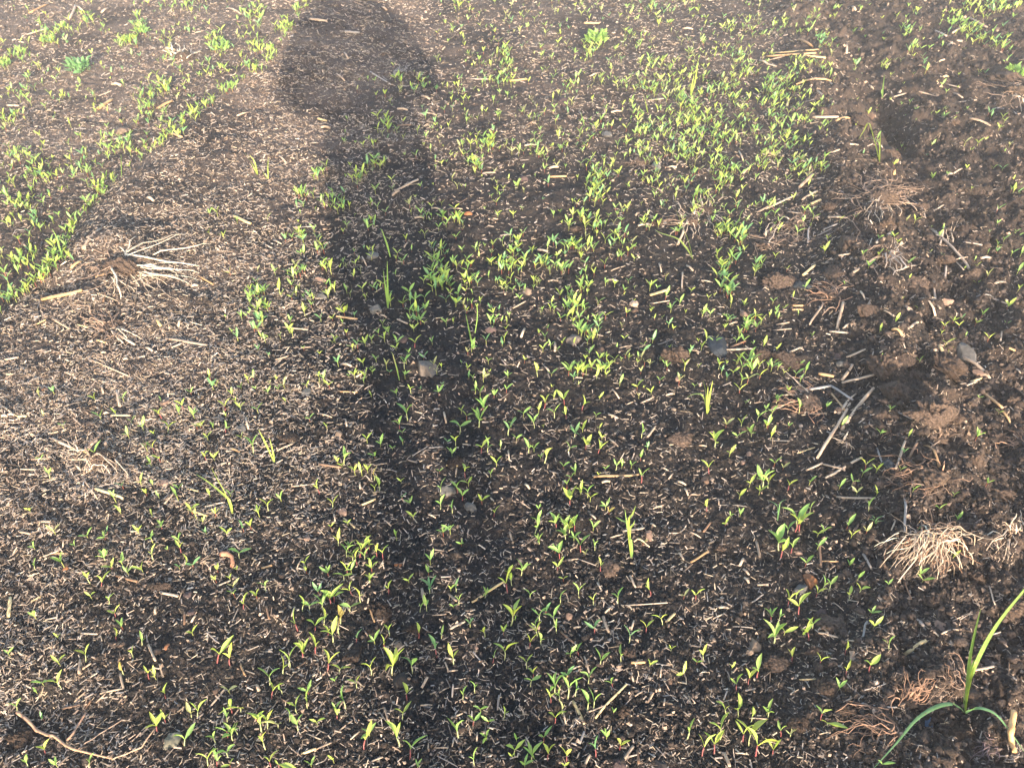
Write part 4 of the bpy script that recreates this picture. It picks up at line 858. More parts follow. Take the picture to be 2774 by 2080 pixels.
def build_clump(X, Y, cw, ch, fans, label, seed):
    org = P(X, Y)
    t = thing('stubble_clump', org, label, 'stubble', 'uprooted stubble clumps')
    m = depth_of(org.x, org.y, org.z) / FPX
    rz = cw * m * .30
    me = blob_mesh('crown', cw * m * .62, max(ch * m * .75, cw * m * .36), rz, M_CLOD, 5, .28, 3, seed, .55, .4)
    c = link('crown', me, t); c.location = (0, 0, rz * .2); c.color = (.075, .052, .039, 1)
    lum = 1
    for (ang, spr, ln, cnt, col, w, lift) in fans:
        for k in range(cnt):
            th = math.radians(ang + random.gauss(0, spr * .62))
            L = ln * (.25 + .85 * random.random() ** .8)
            sx = X + random.gauss(0, cw * .42) + math.cos(th) * cw * .3; sy = Y + random.gauss(0, ch * .36) - math.sin(th) * ch * .25
            if random.random() < (.06 if col == 'w' else .2): th += random.choice((-1, 1)) * random.uniform(.7, 1.7); L *= .6
            ex, ey = sx + math.cos(th) * L, sy - math.sin(th) * L * .9
            a, b = P(sx, sy), P(ex, ey)
            r = max(w * TS * m / 2 * random.uniform(.45, 1.35), .0006)
            up = lift * random.uniform(.2, 1.4)
            a.z += rz * random.uniform(.0, .95); b.z += r + random.random() ** 3 * lift * 1.2
            side = (b - a).cross(Vector((0, 0, 1))).normalized()
            st = .3 if col in 'wp' else 1
            w1, w2, w3 = random.gauss(0, .17) * st, random.gauss(0, .10) * st, random.gauss(0, .04) * st
            n = 8; pts, rr = [], []
            for i in range(n):
                u = i / (n - 1)
                p = a.lerp(b, u)
                p = p + side * ((b - a).length * (w1 * math.sin(math.pi * u) + w2 * math.sin(2 * math.pi * u) + w3 * math.sin(5 * u * math.pi)))
                p.z += up * 4 * u * (1 - u) * (.7 + .3 * math.cos(6 * u))
                g = hgt(p.x, p.y)
                if p.z < g + r * .4: p.z = g + r * .4
                pts.append(p - org); rr.append(r * (1 - .55 * u) * random.uniform(.85, 1.15))
            me = tube_mesh('root' if col in 'rbv' else 'dry_leaf', pts, rr, M_ROOT if col in 'rbv' else M_STRAW, 5, True, .8 if col in 'rbv' else .55)
            o = link(me.name.split('.')[0], me, t)
            f = random.uniform(.45, 1.2)
            o.color = tuple(min(v * f, .8) for v in RC[col]) + (1,)

for i, c in enumerate(CLUMPS): build_clump(*c, 700 + i)

# ---------------------------------------------------------------- seedlings
# tile: base x, base y, height (tile pixels), habit, tone
#   V two spread leaves, S one upright leaf and a small one, T two leaves held flat, M four leaves, L leaf lying over; y yellow-green, g green, b blue-green, p pale, o orange-tinged
SEED = {
'A1': "770 60 120 Vy/870 110 130 Vy/790 200 80 Vy/935 250 100 Sg/990 355 100 Vy/1055 460 80 Vg/995 555 100 Sy/1215 600 110 Sg/735 725 120 Vy/1140 700 100 Vy/520 770 90 Vy/1065 850 130 So/525 960 140 Vy/380 940 90 Sg/325 1010 60 Lg/1275 880 120 Vy/1340 890 80 Vy/1420 1050 120 Sy/1655 510 80 Sy/1860 740 210 Vy/1970 770 170 Sy/2085 290 130 Sy/2015 190 90 Sg/1855 60 60 Vy/1975 40 60 Ty/1970 1010 90 Vp/1690 1220 130 Vy/1640 1210 120 Sp/1990 1180 140 Sy/2060 1160 100 Ly/1945 1250 100 Sg/2205 1250 80 Sy/145 1160 110 Vg/380 1240 80 Vb/90 690 60 Tg/320 380 90 Sg/505 540 50 Sy/1345 1330 150 My/1420 1260 100 Sy/1585 1470 160 Vg/1780 1620 130 Vy/1850 1440 100 Vg/1990 1400 140 Mg/2040 1370 100 Sg/1950 1380 90 Tg/1950 1550 140 Vg/1860 1630 120 Sg/385 1530 110 Vy/240 1640 110 Sg/500 1640 80 Sg/760 1640 100 Vg/1980 1640 80 Sy",
'A2': "95 130 110 Vg/25 200 90 Sy/550 160 80 Vb/650 260 180 Vy/680 230 160 Vy/580 290 140 Mg/410 300 140 Sy/470 300 80 Tg/840 170 120 Vy/760 40 80 Ty/905 225 150 Sy/815 310 90 Tg/985 60 90 My/1145 150 130 Sy/1320 60 70 Ty/1500 150 150 Mb/1725 140 120 Sb/1680 130 60 Ly/1750 250 100 Vg/1700 280 50 Lg/1970 190 100 Mg/2165 150 200 Vy/1415 310 100 Sg/1475 300 120 Sg/2195 420 200 Vy/1845 440 90 Vb/370 470 160 Sy/515 480 140 Vy/590 430 150 Sy/735 410 140 So/630 520 100 Vy/670 570 180 Vy/725 510 180 Vo/410 700 160 My/520 670 180 Sy/300 790 160 Vg/245 850 150 Sy/620 820 180 Vy/725 840 80 Ty/1000 840 140 Vy/1175 840 220 My/1350 830 140 Vg/1105 630 120 Sy/1155 510 100 Vy/1405 530 120 Sy/1030 590 90 Lg/870 570 100 Sb/1560 690 170 Sb/1600 540 100 Vg/1705 760 160 Sy/1970 520 100 Sy/2130 510 80 Vy/2140 710 150 Vy/2040 740 100 Sg/130 930 150 Vg/145 1050 150 Vy/235 1010 100 Sg/460 1010 90 Vg/450 1130 130 Sy/360 1170 120 Vy/295 1250 110 Sg/875 960 100 Vy/690 910 50 Lg/780 1140 170 Sg/710 1230 100 Vy/700 1150 60 Tg/540 1280 90 Vy/60 1340 200 Vy/110 1310 160 Vy/200 1300 100 Lp/370 1330 140 Vg/90 1480 150 Sy/1305 1060 130 Sy/1265 1230 140 Vy/1785 1060 110 Sg/1885 1000 110 Sg/1935 1170 90 Vg/1870 1280 110 Vg/2000 1270 80 Vg/1750 1400 190 Vg/1985 1410 90 Vg/2130 1220 110 Sy/1240 1470 200 Vy/935 1480 170 Vy/985 1370 90 Vg/1330 1560 170 Vg/1880 1620 120 Vg/140 1640 120 Vy/210 1640 100 Ly/490 1640 90 Vg/680 1600 80 Sy/1395 1640 70 Sg/2205 1560 60 Vy",
'A3': "20 400 180 Vy/50 390 40 Lg/20 80 110 Sy/175 200 100 Vg/435 230 110 Sg/595 180 120 Vg/460 50 60 Sy/720 250 110 Sy/930 240 130 Vg/1210 170 140 Sy/1590 210 120 Vy/1490 200 70 Lp/255 390 140 Vg/310 340 90 Sb/390 420 170 Vg/225 460 110 Sg/240 520 120 Vy/170 610 110 Vy/270 590 110 Sg/405 490 130 Sg/730 490 140 Vb/1025 570 130 Vb/1170 490 120 Vy/1310 420 140 Vy/520 690 80 Vg/590 680 100 Vg/955 730 120 Vg/775 780 140 Vg/1380 650 60 Ty/1660 720 110 Vy/1600 760 60 Vg/1200 780 60 Ly/1480 860 90 Ly/150 790 130 Vy/205 880 110 Vy/180 940 80 Tg/390 1000 170 Mg/500 1040 180 Vg/565 1030 140 Sg/430 1070 120 Sg/355 1080 110 Sy/490 880 90 Sb/675 920 130 Vg/890 960 110 Vg/665 1150 170 Sg/720 1130 140 Vg/890 1180 50 Lg/390 1260 130 Vy/450 1180 100 Sp/290 1430 130 Vg/45 1540 140 Vy/195 1590 160 Mg/330 1580 130 Vy/130 1640 90 Sg/490 1590 110 Vy/470 1640 60 Ly/60 1420 70 Sg/740 1540 150 Sb/830 1400 80 Vg/945 1490 110 Vy/1520 1400 170 Sg/1805 1390 200 Vy/1855 1200 140 Sy/1955 1210 150 Vy/1650 1540 160 Vy/1750 1520 180 Vy/2000 1420 150 Vy/2050 1440 200 Vy/2105 1540 220 Vy/2065 1250 120 Sy/2045 930 130 Vy/1945 980 120 Vy/2120 890 180 Vg/1900 800 60 Ly/2200 1190 80 Sg",
'A4': "425 190 110 Vy/490 130 130 Sg/540 130 130 Vg/190 260 130 Vy/255 210 100 Vy/280 330 170 Vy/710 210 110 Vy/795 160 110 Vy/45 380 110 Mg/110 390 100 Sg/70 580 200 Mg/155 510 90 Sy/370 550 160 Vy/320 520 90 Sy/400 450 110 Vg/225 740 110 Vy/465 770 100 Vy/680 670 120 Sy/690 860 120 Vy/885 820 150 Vy/890 350 70 Vg/915 460 90 Sy/1050 640 120 Vg/620 980 80 Vg/20 1210 130 Vg/470 1230 130 Vg/530 1290 100 Ly/130 1370 120 Vg/210 1380 100 Lp/55 1540 130 Vy/980 1640 90 Vg/780 50 70 Vg/1335 60 80 Vg/1040 95 60 Lg",
'B1': "820 150 80 Sy/870 310 90 Sg/1000 280 90 Vy/1135 350 70 Sg/1640 95 70 Vg/1385 300 120 Vy/1570 220 100 Vy/1540 270 80 Vg/1440 420 110 Vy/1690 390 80 Vy/1725 385 70 Sy/1830 390 70 Vg/1930 230 110 Vy/1990 110 80 Sy/1940 290 60 Vy/2065 230 80 Vy/1930 420 100 Sg/1785 490 80 Sy/2170 590 140 Vg/1320 590 110 Vy/1265 580 90 Sg/1110 470 80 Sg/1375 670 90 Vy/1300 710 70 Vg/1765 660 100 Vy/1840 660 70 Sy/430 810 100 Vg/1215 870 90 Vy/1260 960 80 Vy/1365 980 60 Vg/1315 880 70 Vg/265 1100 70 Vy/1040 1120 80 Sy/1310 1140 80 Vy/1390 1250 90 Mg/1195 1290 80 Vy/760 1330 80 Sg/910 1340 80 Sg/1540 1360 90 Vg/1550 1440 100 Vy/1950 1300 80 Sy/2050 1500 90 Tg/1310 1500 120 Sy/1580 1590 110 Sy/1230 1620 90 Vy/300 1590 100 Sg/305 1420 60 Sg/900 1520 110 Mg/965 1590 80 Sy/1055 1560 80 Vg/1105 1640 70 Vg/650 1400 60 Lg/2030 1600 40 Ly/1870 1620 70 Sy",
'B2': "30 250 90 Sg/115 90 60 Sg/265 160 50 Vy/475 330 80 Sg/620 390 60 Sy/1215 110 80 Sg/1340 90 100 Vy/1575 100 80 Sg/1000 120 60 Ly/1310 320 170 Vg/1240 390 100 Vg/1265 430 50 Tg/965 510 90 Vy/1080 550 90 Vg/1030 640 80 Vg/1270 530 80 Vb/1180 570 50 Vg/765 700 150 Vg/715 690 80 Sy/750 720 50 Sy/860 780 90 Vy/920 790 90 Vy/970 770 80 Sy/1025 820 110 So/1070 920 120 Sy/1030 920 70 Ty/555 940 120 Sy/230 1010 90 Sg/120 1090 120 Vy/45 1150 100 Vy/670 1070 110 Vy/1255 850 70 Sy/1265 1000 70 Sb/1330 1040 70 Vg/1360 1160 80 Sy/1920 370 180 Mg/1960 250 150 Mg/1815 310 100 Vy/1755 430 110 Tg/1720 530 110 Vy/1650 510 50 Sb/1770 260 70 Vy/1890 90 90 Vg/1930 110 90 Sg/2050 130 80 Vg/2155 80 90 Vg/2170 440 140 Vb/1940 600 130 Vy/1995 590 120 Sg/2105 560 60 Sg/1690 630 80 Vg/2070 710 90 Sy/2020 800 70 Sg/1800 800 120 Vy/1830 880 90 Vy/1590 950 130 Sg/1735 930 110 Vg/1780 1000 120 Vg/1590 1070 120 Vg/1690 1110 110 Sg/1945 1030 100 Sy/2050 1140 110 Sy/1585 770 60 Sg/1615 1310 90 Vg/1675 1290 100 Vg/1770 1390 60 Vg/1215 1340 90 Vg/715 1390 130 Sy/1505 1550 100 Vg/1490 1640 80 Mg/2165 1640 70 Vy/790 1480 130 Vg/840 1510 120 Vg/900 1480 140 Vy/880 1550 130 Vy/960 1450 140 Vy/985 1420 110 Sy/940 1510 110 Vg/1000 1530 60 Vg/800 1430 90 Mg/1045 1480 120 Sy/1100 1500 140 Vy/790 1640 130 Vy/830 1620 80 Tg/1005 1610 90 Vy/630 1640 80 Tg/435 1560 90 Vy/445 1620 60 Sy/655 1240 50 Ly/800 1210 60 Ly",
'B3': "300 210 110 Vy/380 140 80 Vy/470 180 130 Vy/250 250 90 Sy/385 290 110 Vg/490 300 110 Sy/620 230 130 Sy/770 140 80 Sy/120 290 90 Sg/215 380 120 Vg/290 375 30 Ly/15 370 90 Vg/60 490 80 Tg/165 590 120 Sg/210 580 90 Vg/300 680 170 Sy/265 650 60 Sg/500 590 110 Vg/560 460 120 Mb/625 420 100 Vy/650 560 120 My/760 590 110 My/790 480 80 Ly/740 290 70 Sg/770 400 60 Sy/910 740 110 Vg/960 730 70 Vg/1040 730 80 Tg/820 750 60 Vg/760 790 40 Ly/1120 660 90 Vg/1130 840 130 Vg/1130 460 110 Sg/1180 560 60 Vb/1105 130 70 Sp/1210 100 70 Sy/1760 540 150 My/1710 770 130 Vy/1880 630 90 Vy/1985 390 110 Vy/2070 450 100 Mg/1945 470 90 Vg/2120 320 120 Vg/2020 180 50 Tg/1850 380 90 Sp/2195 390 90 Sy/2190 240 60 Vg/460 730 80 Sg/560 780 80 Vg/525 830 80 Sg/490 900 100 Sg/520 1040 150 My/610 950 90 Sy/670 970 120 Vg/690 1010 100 Sy/820 1080 90 Vg/850 1120 80 So/250 1090 70 Sg/2165 880 180 Mg/2050 890 100 Sy/2135 950 90 Sy/1965 990 90 Sy/1690 1090 120 Sy/1970 1140 70 Sg/1890 1150 50 Sg/1845 1220 80 Sy/400 1230 130 Mg/470 1250 120 Mg/510 1280 130 My/560 1260 120 Vg/480 1330 120 Mg/550 1350 100 Vg/220 1280 130 Vg/255 1370 100 Mg/235 1200 90 Vg/610 1440 150 Vg/730 1430 110 Vg/715 1260 90 Sg/1140 1390 80 Sp/780 1600 120 Sy/430 1500 150 Vg/390 1450 90 Sg/410 1610 110 Vy/100 1640 130 Mg/650 1470 60 Sp",
'B4': "90 170 90 Mg/190 80 70 Vy/285 250 120 Sg/50 270 90 Vg/15 380 100 Vg/40 480 90 Vy/195 380 60 Vg/515 220 80 Sg/1055 250 70 Vg/640 390 90 Sg/970 460 80 Vg/1210 480 80 Vy/1785 500 100 Vg/70 710 90 Vg/145 740 70 Vp/20 890 130 Vy/190 910 110 Vy/370 870 90 Vg/850 740 120 Vy/820 800 100 Vg/740 860 90 Vg/940 770 90 Vy/625 910 80 Sg/945 960 80 Sy/1170 620 70 Vb/770 960 80 Vp/1150 750 60 Sy/880 1090 110 Vg/690 1250 100 Vg/725 1330 90 Vy/850 1300 90 Sp/375 1110 110 Sg/250 1270 190 Vy/290 1270 180 Vy/270 1240 200 Vg/190 1300 120 Vg/110 1420 190 Mg/130 1490 160 Vy/215 1450 130 Vg/440 1310 90 Vy/440 1420 90 Vg/490 1280 70 Vg/335 1570 90 Vg/710 1570 70 Vg/1300 1260 50 Sg/1475 1100 90 Sg/1625 1190 90 Vg/1240 960 90 Vg/1600 1500 70 Vy/1605 970 50 Tg/1870 900 80 Vg/1990 260 50 Vy/1815 150 50 Tg/1320 1640 70 Vg",
'C2': "820 900 60 Sy/1600 1520 70 Vy/1280 1510 110 Vg/1320 1390 50 Sg/930 1490 90 Vy/840 1360 80 Sy/690 1300 80 Vy/1370 1330 110 Vy/1150 1230 90 Vg/1210 1360 70 Sy/1520 1310 70 Vg/1460 1030 100 Vg/1860 1000 100 Vg/2060 1120 80 Vg/1640 1150 80 Vg/2000 1470 70 Sg/1870 1620 80 Sg/190 1620 60 Sy/740 1030 80 Vy/430 1060 100 Vy/490 1000 80 Vg/850 750 80 Vy/310 1130 80 Tg/220 890 130 Sy",
'C3': "350 1350 80 Vg/240 1580 110 Sy/1790 1520 110 Vy/1910 1570 80 Sy/1615 1510 50 Ly/1680 1300 120 Sy/1640 1360 80 Sy/1870 1110 90 Vg/1840 1180 60 Vy/1940 1300 80 Vg/900 1460 80 Vy/1100 1430 60 Tg/1150 1330 60 Sy/980 1270 60 Ly/1200 850 100 Sy/820 810 80 Vg/650 720 80 Vg/360 970 80 Sy/280 1030 60 Sg/90 940 80 Sg/1210 1040 60 Vy/1000 1070 80 Sy/740 1100 60 Vg/1400 1190 60 Sy/1700 930 60 Vy/1540 1400 70 Vb",
'C4': "960 1500 90 Vg/230 925 60 Vy/30 1075 60 Vy/85 1040 70 Vg/60 960 80 Vg/90 1370 80 Sy/390 1260 60 Vg/280 1500 80 Vg/290 1640 80 Mg/15 1520 80 Vg/1220 770 60 Vy/1780 1170 70 Vy/1900 1280 90 Sy/1700 1260 40 Vg/500 530 100 Sy/525 430 70 Vy/80 570 70 Vy/180 680 60 Sy/1210 640 90 Vg/1790 680 60 Sy/1800 800 60 Vy/2150 870 70 Sy/2090 570 70 Vg/2170 570 90 Vg/1970 500 80 Vy/670 810 50 Vg/630 270 70 Vy/760 250 60 Vg/400 250 90 Vy/1970 190 90 Vg/2120 400 60 Mg",
}
LEAFC = {'y': (.41, .50, .115), 'g': (.27, .42, .12), 'b': (.18, .34, .15), 'p': (.38, .38, .18), 'o': (.42, .34, .10)}  # leaf tones; sunlit warmth partly put into y, cool shade into b
LNAME = {'y': 'yellow-green', 'g': 'fresh green', 'b': 'blue-green', 'p': 'pale', 'o': 'orange-tinged'}

def leaf_mesh(name, seed, segs=6, width=.26, petiole=.14):
    """a unit-long narrow leaf along +x, folded along its midrib and bent"""
    r = random.Random(seed)
    bend = r.uniform(-.10, .34); fold = r.uniform(.15, .6); curl = r.uniform(-.12, .12); w = width * r.uniform(.8, 1.25)
    V, F = [], []
    for i in range(segs + 1):
        t = i / segs
        u = max((t - petiole) / (1 - petiole), 0)
        hw = (w / 2) * (math.sin(math.pi * min(u ** .82, 1)) ** .85 if 0 < u < 1 else 0) + (.022 if t < .97 else .004) * (1 - u * .8)
        y0 = curl * math.sin(math.pi * t); z0 = -bend * t * t + .06 * math.sin(math.pi * t)
        ruff = r.uniform(-.012, .012)
        V += [(t, y0 - hw, z0 + fold * hw + ruff), (t, y0 - hw * .5, z0 + fold * hw * .35), (t, y0, z0 - .012), (t, y0 + hw * .5, z0 + fold * hw * .35), (t, y0 + hw, z0 + fold * hw - ruff)]
    for i in range(segs):
        for j in range(4):
            a = i * 5 + j; F.append((a, a + 1, a + 6, a + 5))
    me = bpy.data.meshes.new(name); me.from_pydata(V, [], F)
    for p in me.polygons: p.use_smooth = True
    me.materials.append(M_LEAF)
    return me

LEAVES = [leaf_mesh('leaf', k) for k in range(14)]
COTYL = [leaf_mesh('leaf', 40 + k, 5, .34, .10) for k in range(6)]

def stem_mesh(k):
    r = random.Random(k)
    c = r.uniform(-.10, .10); d = r.uniform(-.06, .06)
    pts = [(c * math.sin(math.pi * t) * .6, d * math.sin(math.pi * t * 1.3) * .6, t) for t in (-.16, .1, .35, .65, 1.0)]
    return tube_mesh('stem', pts, (.055, .052, .048, .046, .040), M_STEM, 6)

STEMS = [stem_mesh(k) for k in range(6)]

def part(name, me, parent, loc, rot, sc, color):
    o = bpy.data.objects.new(name, me); COL.objects.link(o); o.parent = parent
    o.location = loc; o.rotation_euler = rot; o.scale = sc; o.color = color
    return o

def habit_leaves(hb, H, r):
    """(azimuth, elevation, length) of each leaf; azimuth 0 is to the right in the photograph"""
    s = r.choice((0, math.pi))
    w = r.gauss(0, .5)
    if hb == 'V': return H * .40, [(w, math.radians(r.uniform(48, 70)), H * r.uniform(.60, .74)), (w + math.pi + r.gauss(0, .3), math.radians(r.uniform(40, 66)), H * r.uniform(.45, .68))]
    if hb == 'S': return H * .36, [(s + w, math.radians(r.uniform(70, 86)), H * r.uniform(.62, .72)), (s + math.pi + r.gauss(0, .5), math.radians(r.uniform(40, 64)), H * r.uniform(.26, .42))]
    if hb == 'T': return H * .58, [(w * .6, math.radians(r.uniform(14, 34)), H * r.uniform(.8, 1.0)), (w * .6 + math.pi, math.radians(r.uniform(8, 34)), H * r.uniform(.7, .95))]
    if hb == 'M': return H * .30, [(w, math.radians(66), H * .72), (w + math.pi, math.radians(60), H * .66), (w + 1.7, math.radians(46), H * .55), (w + 4.6, math.radians(34), H * .52)]
    return H * .30, [(s + r.gauss(0, .25), math.radians(r.uniform(2, 16)), H * 1.25), (s + math.pi * .8, math.radians(30), H * .4)]

def back_lean(ang):
    return min(max(ang - math.radians(30), 0) * .85, math.radians(24))

def seedling_height(hpx, g, hb):
    m = depth_of(g.x, g.y, g.z) / FPX; ang = math.atan2(CAM_H - g.z, g.y)
    H = hpx * TS * m / math.cos(max(ang - back_lean(ang), 0))
    return min(max(H, .016), .085)

def build_seedlings():
    rows = []
    for t, txt in SEED.items():
        for e in txt.split('/'):
            p = e.split(); X, Y = tile(t, float(p[0]), float(p[1]))
            rows.append([float(p[2]), X, Y, p[3][0], p[3][1]])
    rows.sort(key=lambda r: -(r[0] * (1.25 if r[3] in 'MT' else 1)))
    big, rest = rows[:298], rows[298:]
    items, objs = [], []
    for i, (hpx, X, Y, hb, tn) in enumerate(big):
        r = random.Random(i * 7 + 3)
        g = P(X, Y); H = seedling_height(hpx, g, hb)
        hs, lv = habit_leaves(hb, H, r)
        t = thing('seedling', g, None, 'seedling', 'young leafy seedlings sprouting across the bed')
        t.rotation_euler = (-back_lean(math.atan2(CAM_H - g.z, g.y)) + r.gauss(0, .10), r.gauss(0, .12), 0)
        red = r.random() < (.55 if tn in 'yo' else .25)
        th = max(H, .03)
        part('stem', r.choice(STEMS), t, (0, 0, 0), (0, 0, r.uniform(0, 6)), (th * .5, th * .5, hs), (.22, .06, .055, 1) if red else (.33, .34, .15, 1))
        base = LEAFC[tn]
        for k, (az, el, L) in enumerate(lv):
            f = r.uniform(.82, 1.15); yl = r.uniform(.9, 1.14)
            part('leaf', r.choice(COTYL if hb == 'T' else LEAVES), t, (0, 0, hs * .96), (r.gauss(0, .35), -el, az), (L * 1.08, L * r.uniform(.8, 1.25), L), (base[0] * f * yl, base[1] * f, base[2] * f, 1))
        look = ('tall ' if hpx > 145 else 'tiny ' if hpx < 82 else '') + LNAME[tn]
        look += {'V': ' two-leaved seedling', 'S': ' seedling, one upright leaf', 'T': ' flat-leaved seedling', 'M': ' four-leaved seedling', 'L': ' seedling bent over'}[hb]
        items.append(('seedling', look, X, Y)); objs.append(t)
    for o, lab in zip(objs, spot_labels(items)): o['label'] = lab
    return rest

REST = build_seedlings()

# the many smaller ones: one object, grown where the photograph shows them thickest
def build_small():
    pts = [(X, Y, h * TS, tn) for (h, X, Y, hb, tn) in REST]
    R = np.random.default_rng(77)
    def add(X, Y, h, tn): pts.append((X, Y, h, tn))
    BL = [(1551, 836, 30, 45, 24), (1602, 906, 28, 22, 15), (1557, 669, 58, 16, 20), (1570, 593, 25, 30, 9), (1614, 615, 20, 25, 9), (1614, 536, 22, 20, 10), (1662, 650, 20, 18, 8), (1972, 624, 34, 20, 20), (1950, 735, 14, 42, 16), (1972, 789, 12, 33, 10),
          (1399, 726, 35, 14, 10), (1469, 710, 15, 14, 6), (1516, 729, 30, 10, 8), (1399, 653, 15, 33, 9), (1564, 1007, 44, 18, 12), (1633, 995, 24, 24, 9), (2032, 887, 30, 22, 11), (2029, 995, 27, 36, 13), (2007, 653, 15, 33, 9), (1981, 697, 12, 14, 5), (2051, 723, 15, 24, 6), (1890, 539, 15, 20, 5),
          (1190, 767, 42, 34, 30), (1193, 697, 24, 28, 12), (709, 824, 27, 36, 15), (703, 884, 14, 14, 6), (804, 741, 20, 14, 6), (798, 640, 25, 14, 8), (1228, 593, 28, 11, 16), (1003, 602, 15, 17, 6), (1336, 710, 25, 17, 7), (1269, 764, 30, 17, 8), (1117, 836, 25, 24, 8), (1133, 862, 14, 12, 4),
          (867, 672, 15, 18, 5), (912, 552, 55, 22, 18), (826, 530, 20, 14, 8), (880, 722, 14, 14, 5), (1855, 300, 58, 46, 44), (1918, 364, 46, 36, 30), (1969, 484, 38, 24, 22), (1364, 190, 22, 56, 24), (1370, 140, 14, 20, 8), (1317, 380, 28, 22, 20), (1288, 449, 15, 15, 14), (1240, 10, 14, 14, 8),
          (1016, 443, 20, 18, 10), (975, 484, 14, 18, 9), (1044, 342, 24, 24, 12), (1082, 218, 14, 16, 7), (1142, 221, 14, 18, 7), (2083, 269, 28, 46, 26), (2121, 358, 38, 32, 22), (2675, 16, 115, 24, 70), (2450, 73, 26, 28, 12), (2476, 136, 24, 11, 9), (1608, 490, 20, 34, 26), (1600, 140, 24, 16, 10),
          (860, 473, 16, 18, 8), (70, 415, 40, 30, 18), (230, 470, 30, 34, 16), (330, 395, 50, 26, 24), (120, 480, 30, 20, 12), (60, 540, 50, 34, 26), (100, 610, 40, 26, 12), (400, 300, 44, 40, 30), (450, 235, 36, 22, 18), (80, 250, 36, 30, 14), (470, 360, 30, 14, 10), (30, 320, 30, 14, 12), (560, 190, 40, 30, 12),
          (380, 75, 20, 28, 24), (335, 112, 26, 10, 16), (170, 78, 24, 12, 12), (230, 50, 30, 14, 14), (130, 105, 20, 16, 16), (60, 145, 20, 14, 14), (15, 170, 16, 14, 14), (490, 15, 46, 14, 18), (600, 120, 26, 30, 26), (690, 40, 40, 36, 24), (700, 130, 20, 20, 14), (75, 700, 40, 36, 14), (20, 790, 22, 40, 10), (165, 690, 24, 26, 9),
          (2320, 180, 16, 12, 3), (2500, 180, 10, 10, 4), (2620, 90, 40, 18, 16), (2650, 110, 26, 20, 10), (2720, 130, 26, 26, 14)]
    for (cx, cy, rx, ry, n) in BL:
        for _ in range(n):
            add(R.normal(cx, rx * .62), R.normal(cy + 8, ry * .62), R.uniform(.7, 1.15) * np.interp(cy, (0, 300, 700, 1040), (24, 27, 32, 36)), R.choice(list('yyggb')))
    Yc = [y for y in R.uniform(0, 850, 330) if R.random() < .72 + .8 * float(perlin(y / 45., 3.3, 9))]                       # the row that the ridge hides the foot of
    for y in Yc: add(float(crest_px(y)) - abs(R.normal(0, 17)) + R.normal(0, 4), y + 4, np.interp(y, (0, 850), (22, 34)) * R.uniform(.5, 1.15), R.choice(list('yggy')))
    def region(n, x0, x1, y0, y1, cond=None, dens=None):
        k = 0
        while k < n:
            X, Y = R.uniform(x0, x1), R.uniform(y0, y1)
            if cond is not None and not cond(X, Y): continue
            if R.random() > .25 + 1.1 * (float(perlin(X / 70, Y / 55, 13)) + .2): continue
            add(X, Y, R.uniform(.35, 1.05) * np.interp(Y, (0, 300, 700, 1100), (22, 25, 30, 34)), R.choice(list('yyygggbp'))); k += 1
    region(900, 1690, 2270, -40, 470, lambda X, Y: X < 2290 - .12 * Y)
    region(420, 1180, 1700, -40, 430)
    region(480, 1720, 2210, 150, 640)
    region(170, 1250, 1720, 420, 800)
    region(470, -60, 860, -20, 760, lambda X, Y: X < crest_px(Y) - 8)
    region(110, 930, 1260, 180, 700)
    region(110, 800, 1380, 680, 1060)
    region(60, 560, 880, 560, 1060)
    region(130, 1250, 2200, 760, 1060)
    region(120, 2300, 2800, -20, 420)
    region(70, 2330, 2800, 420, 1000)
    region(36, 100, 700, 1040, 1600)
    region(60, -240, 0, 300, 1800); region(60, 2774, 3000, 100, 1500)
    pts.sort(key=lambda p: p[1])
    X = np.array([p[0] for p in pts]); Y = np.array([p[1] for p in pts]); hp = np.array([p[2] for p in pts])
    gx, gy, gz = ground(X, Y)
    m = depth_of(gx, gy, gz) / FPX; ang = np.arctan2(CAM_H - gz, gy)
    H = np.clip(hp * m / np.maximum(np.cos(ang), .55), .014, .075)
    N = len(X)
    # one leaf: four segments, three across
    LV, LF = [], []
    for i, (t, w) in enumerate(((0, .03), (.22, .085), (.5, .135), (.78, .095), (1, .006))):
        LV += [(t, -w, .45 * w - .16 * t * t), (t, 0, -.16 * t * t), (t, w, .45 * w - .16 * t * t)]
    for i in range(4):
        for j in range(2):
            a = i * 3 + j; LF.append((a, a + 1, a + 4, a + 3))
    LV = np.array(LV); LF = np.array(LF)
    SV = np.array([(c * .022, s * .022, z) for z in (-.25, 1) for (c, s) in ((1, 0), (-.5, .87), (-.5, -.87))]); SF = np.array([(0, 1, 4, 3), (1, 2, 5, 4), (2, 0, 3, 5)])
    tone = np.array([LEAFC[p[3]] for p in pts]) * R.uniform(.78, 1.12, (N, 1))
    w = R.normal(0, .6, N)
    hs = H * R.uniform(.28, .45, N)
    bmV, bmF, bmT = [], [], []
    off = 0
    def push(base, faces, M, pos, t):
        nonlocal off
        V = np.einsum('nij,kj->nki', M, base) + pos[:, None, :]
        k = len(base); n = len(pos)
        bmV.append(V.reshape(-1, 3)); bmF.append((faces[None] + (np.arange(n) * k)[:, None, None] + off).reshape(-1, 4)); bmT.append(np.repeat(t, k, 0)); off += n * k
    base_pos = np.c_[gx, gy, gz]
    sc = np.zeros((N, 3, 3)); sc[:, 0, 0] = H; sc[:, 1, 1] = H; sc[:, 2, 2] = hs
    push(SV, SF, sc, base_pos, np.where(R.random((N, 1)) < .3, np.array([[.30, .10, .07]]), np.array([[.34, .36, .12]])))
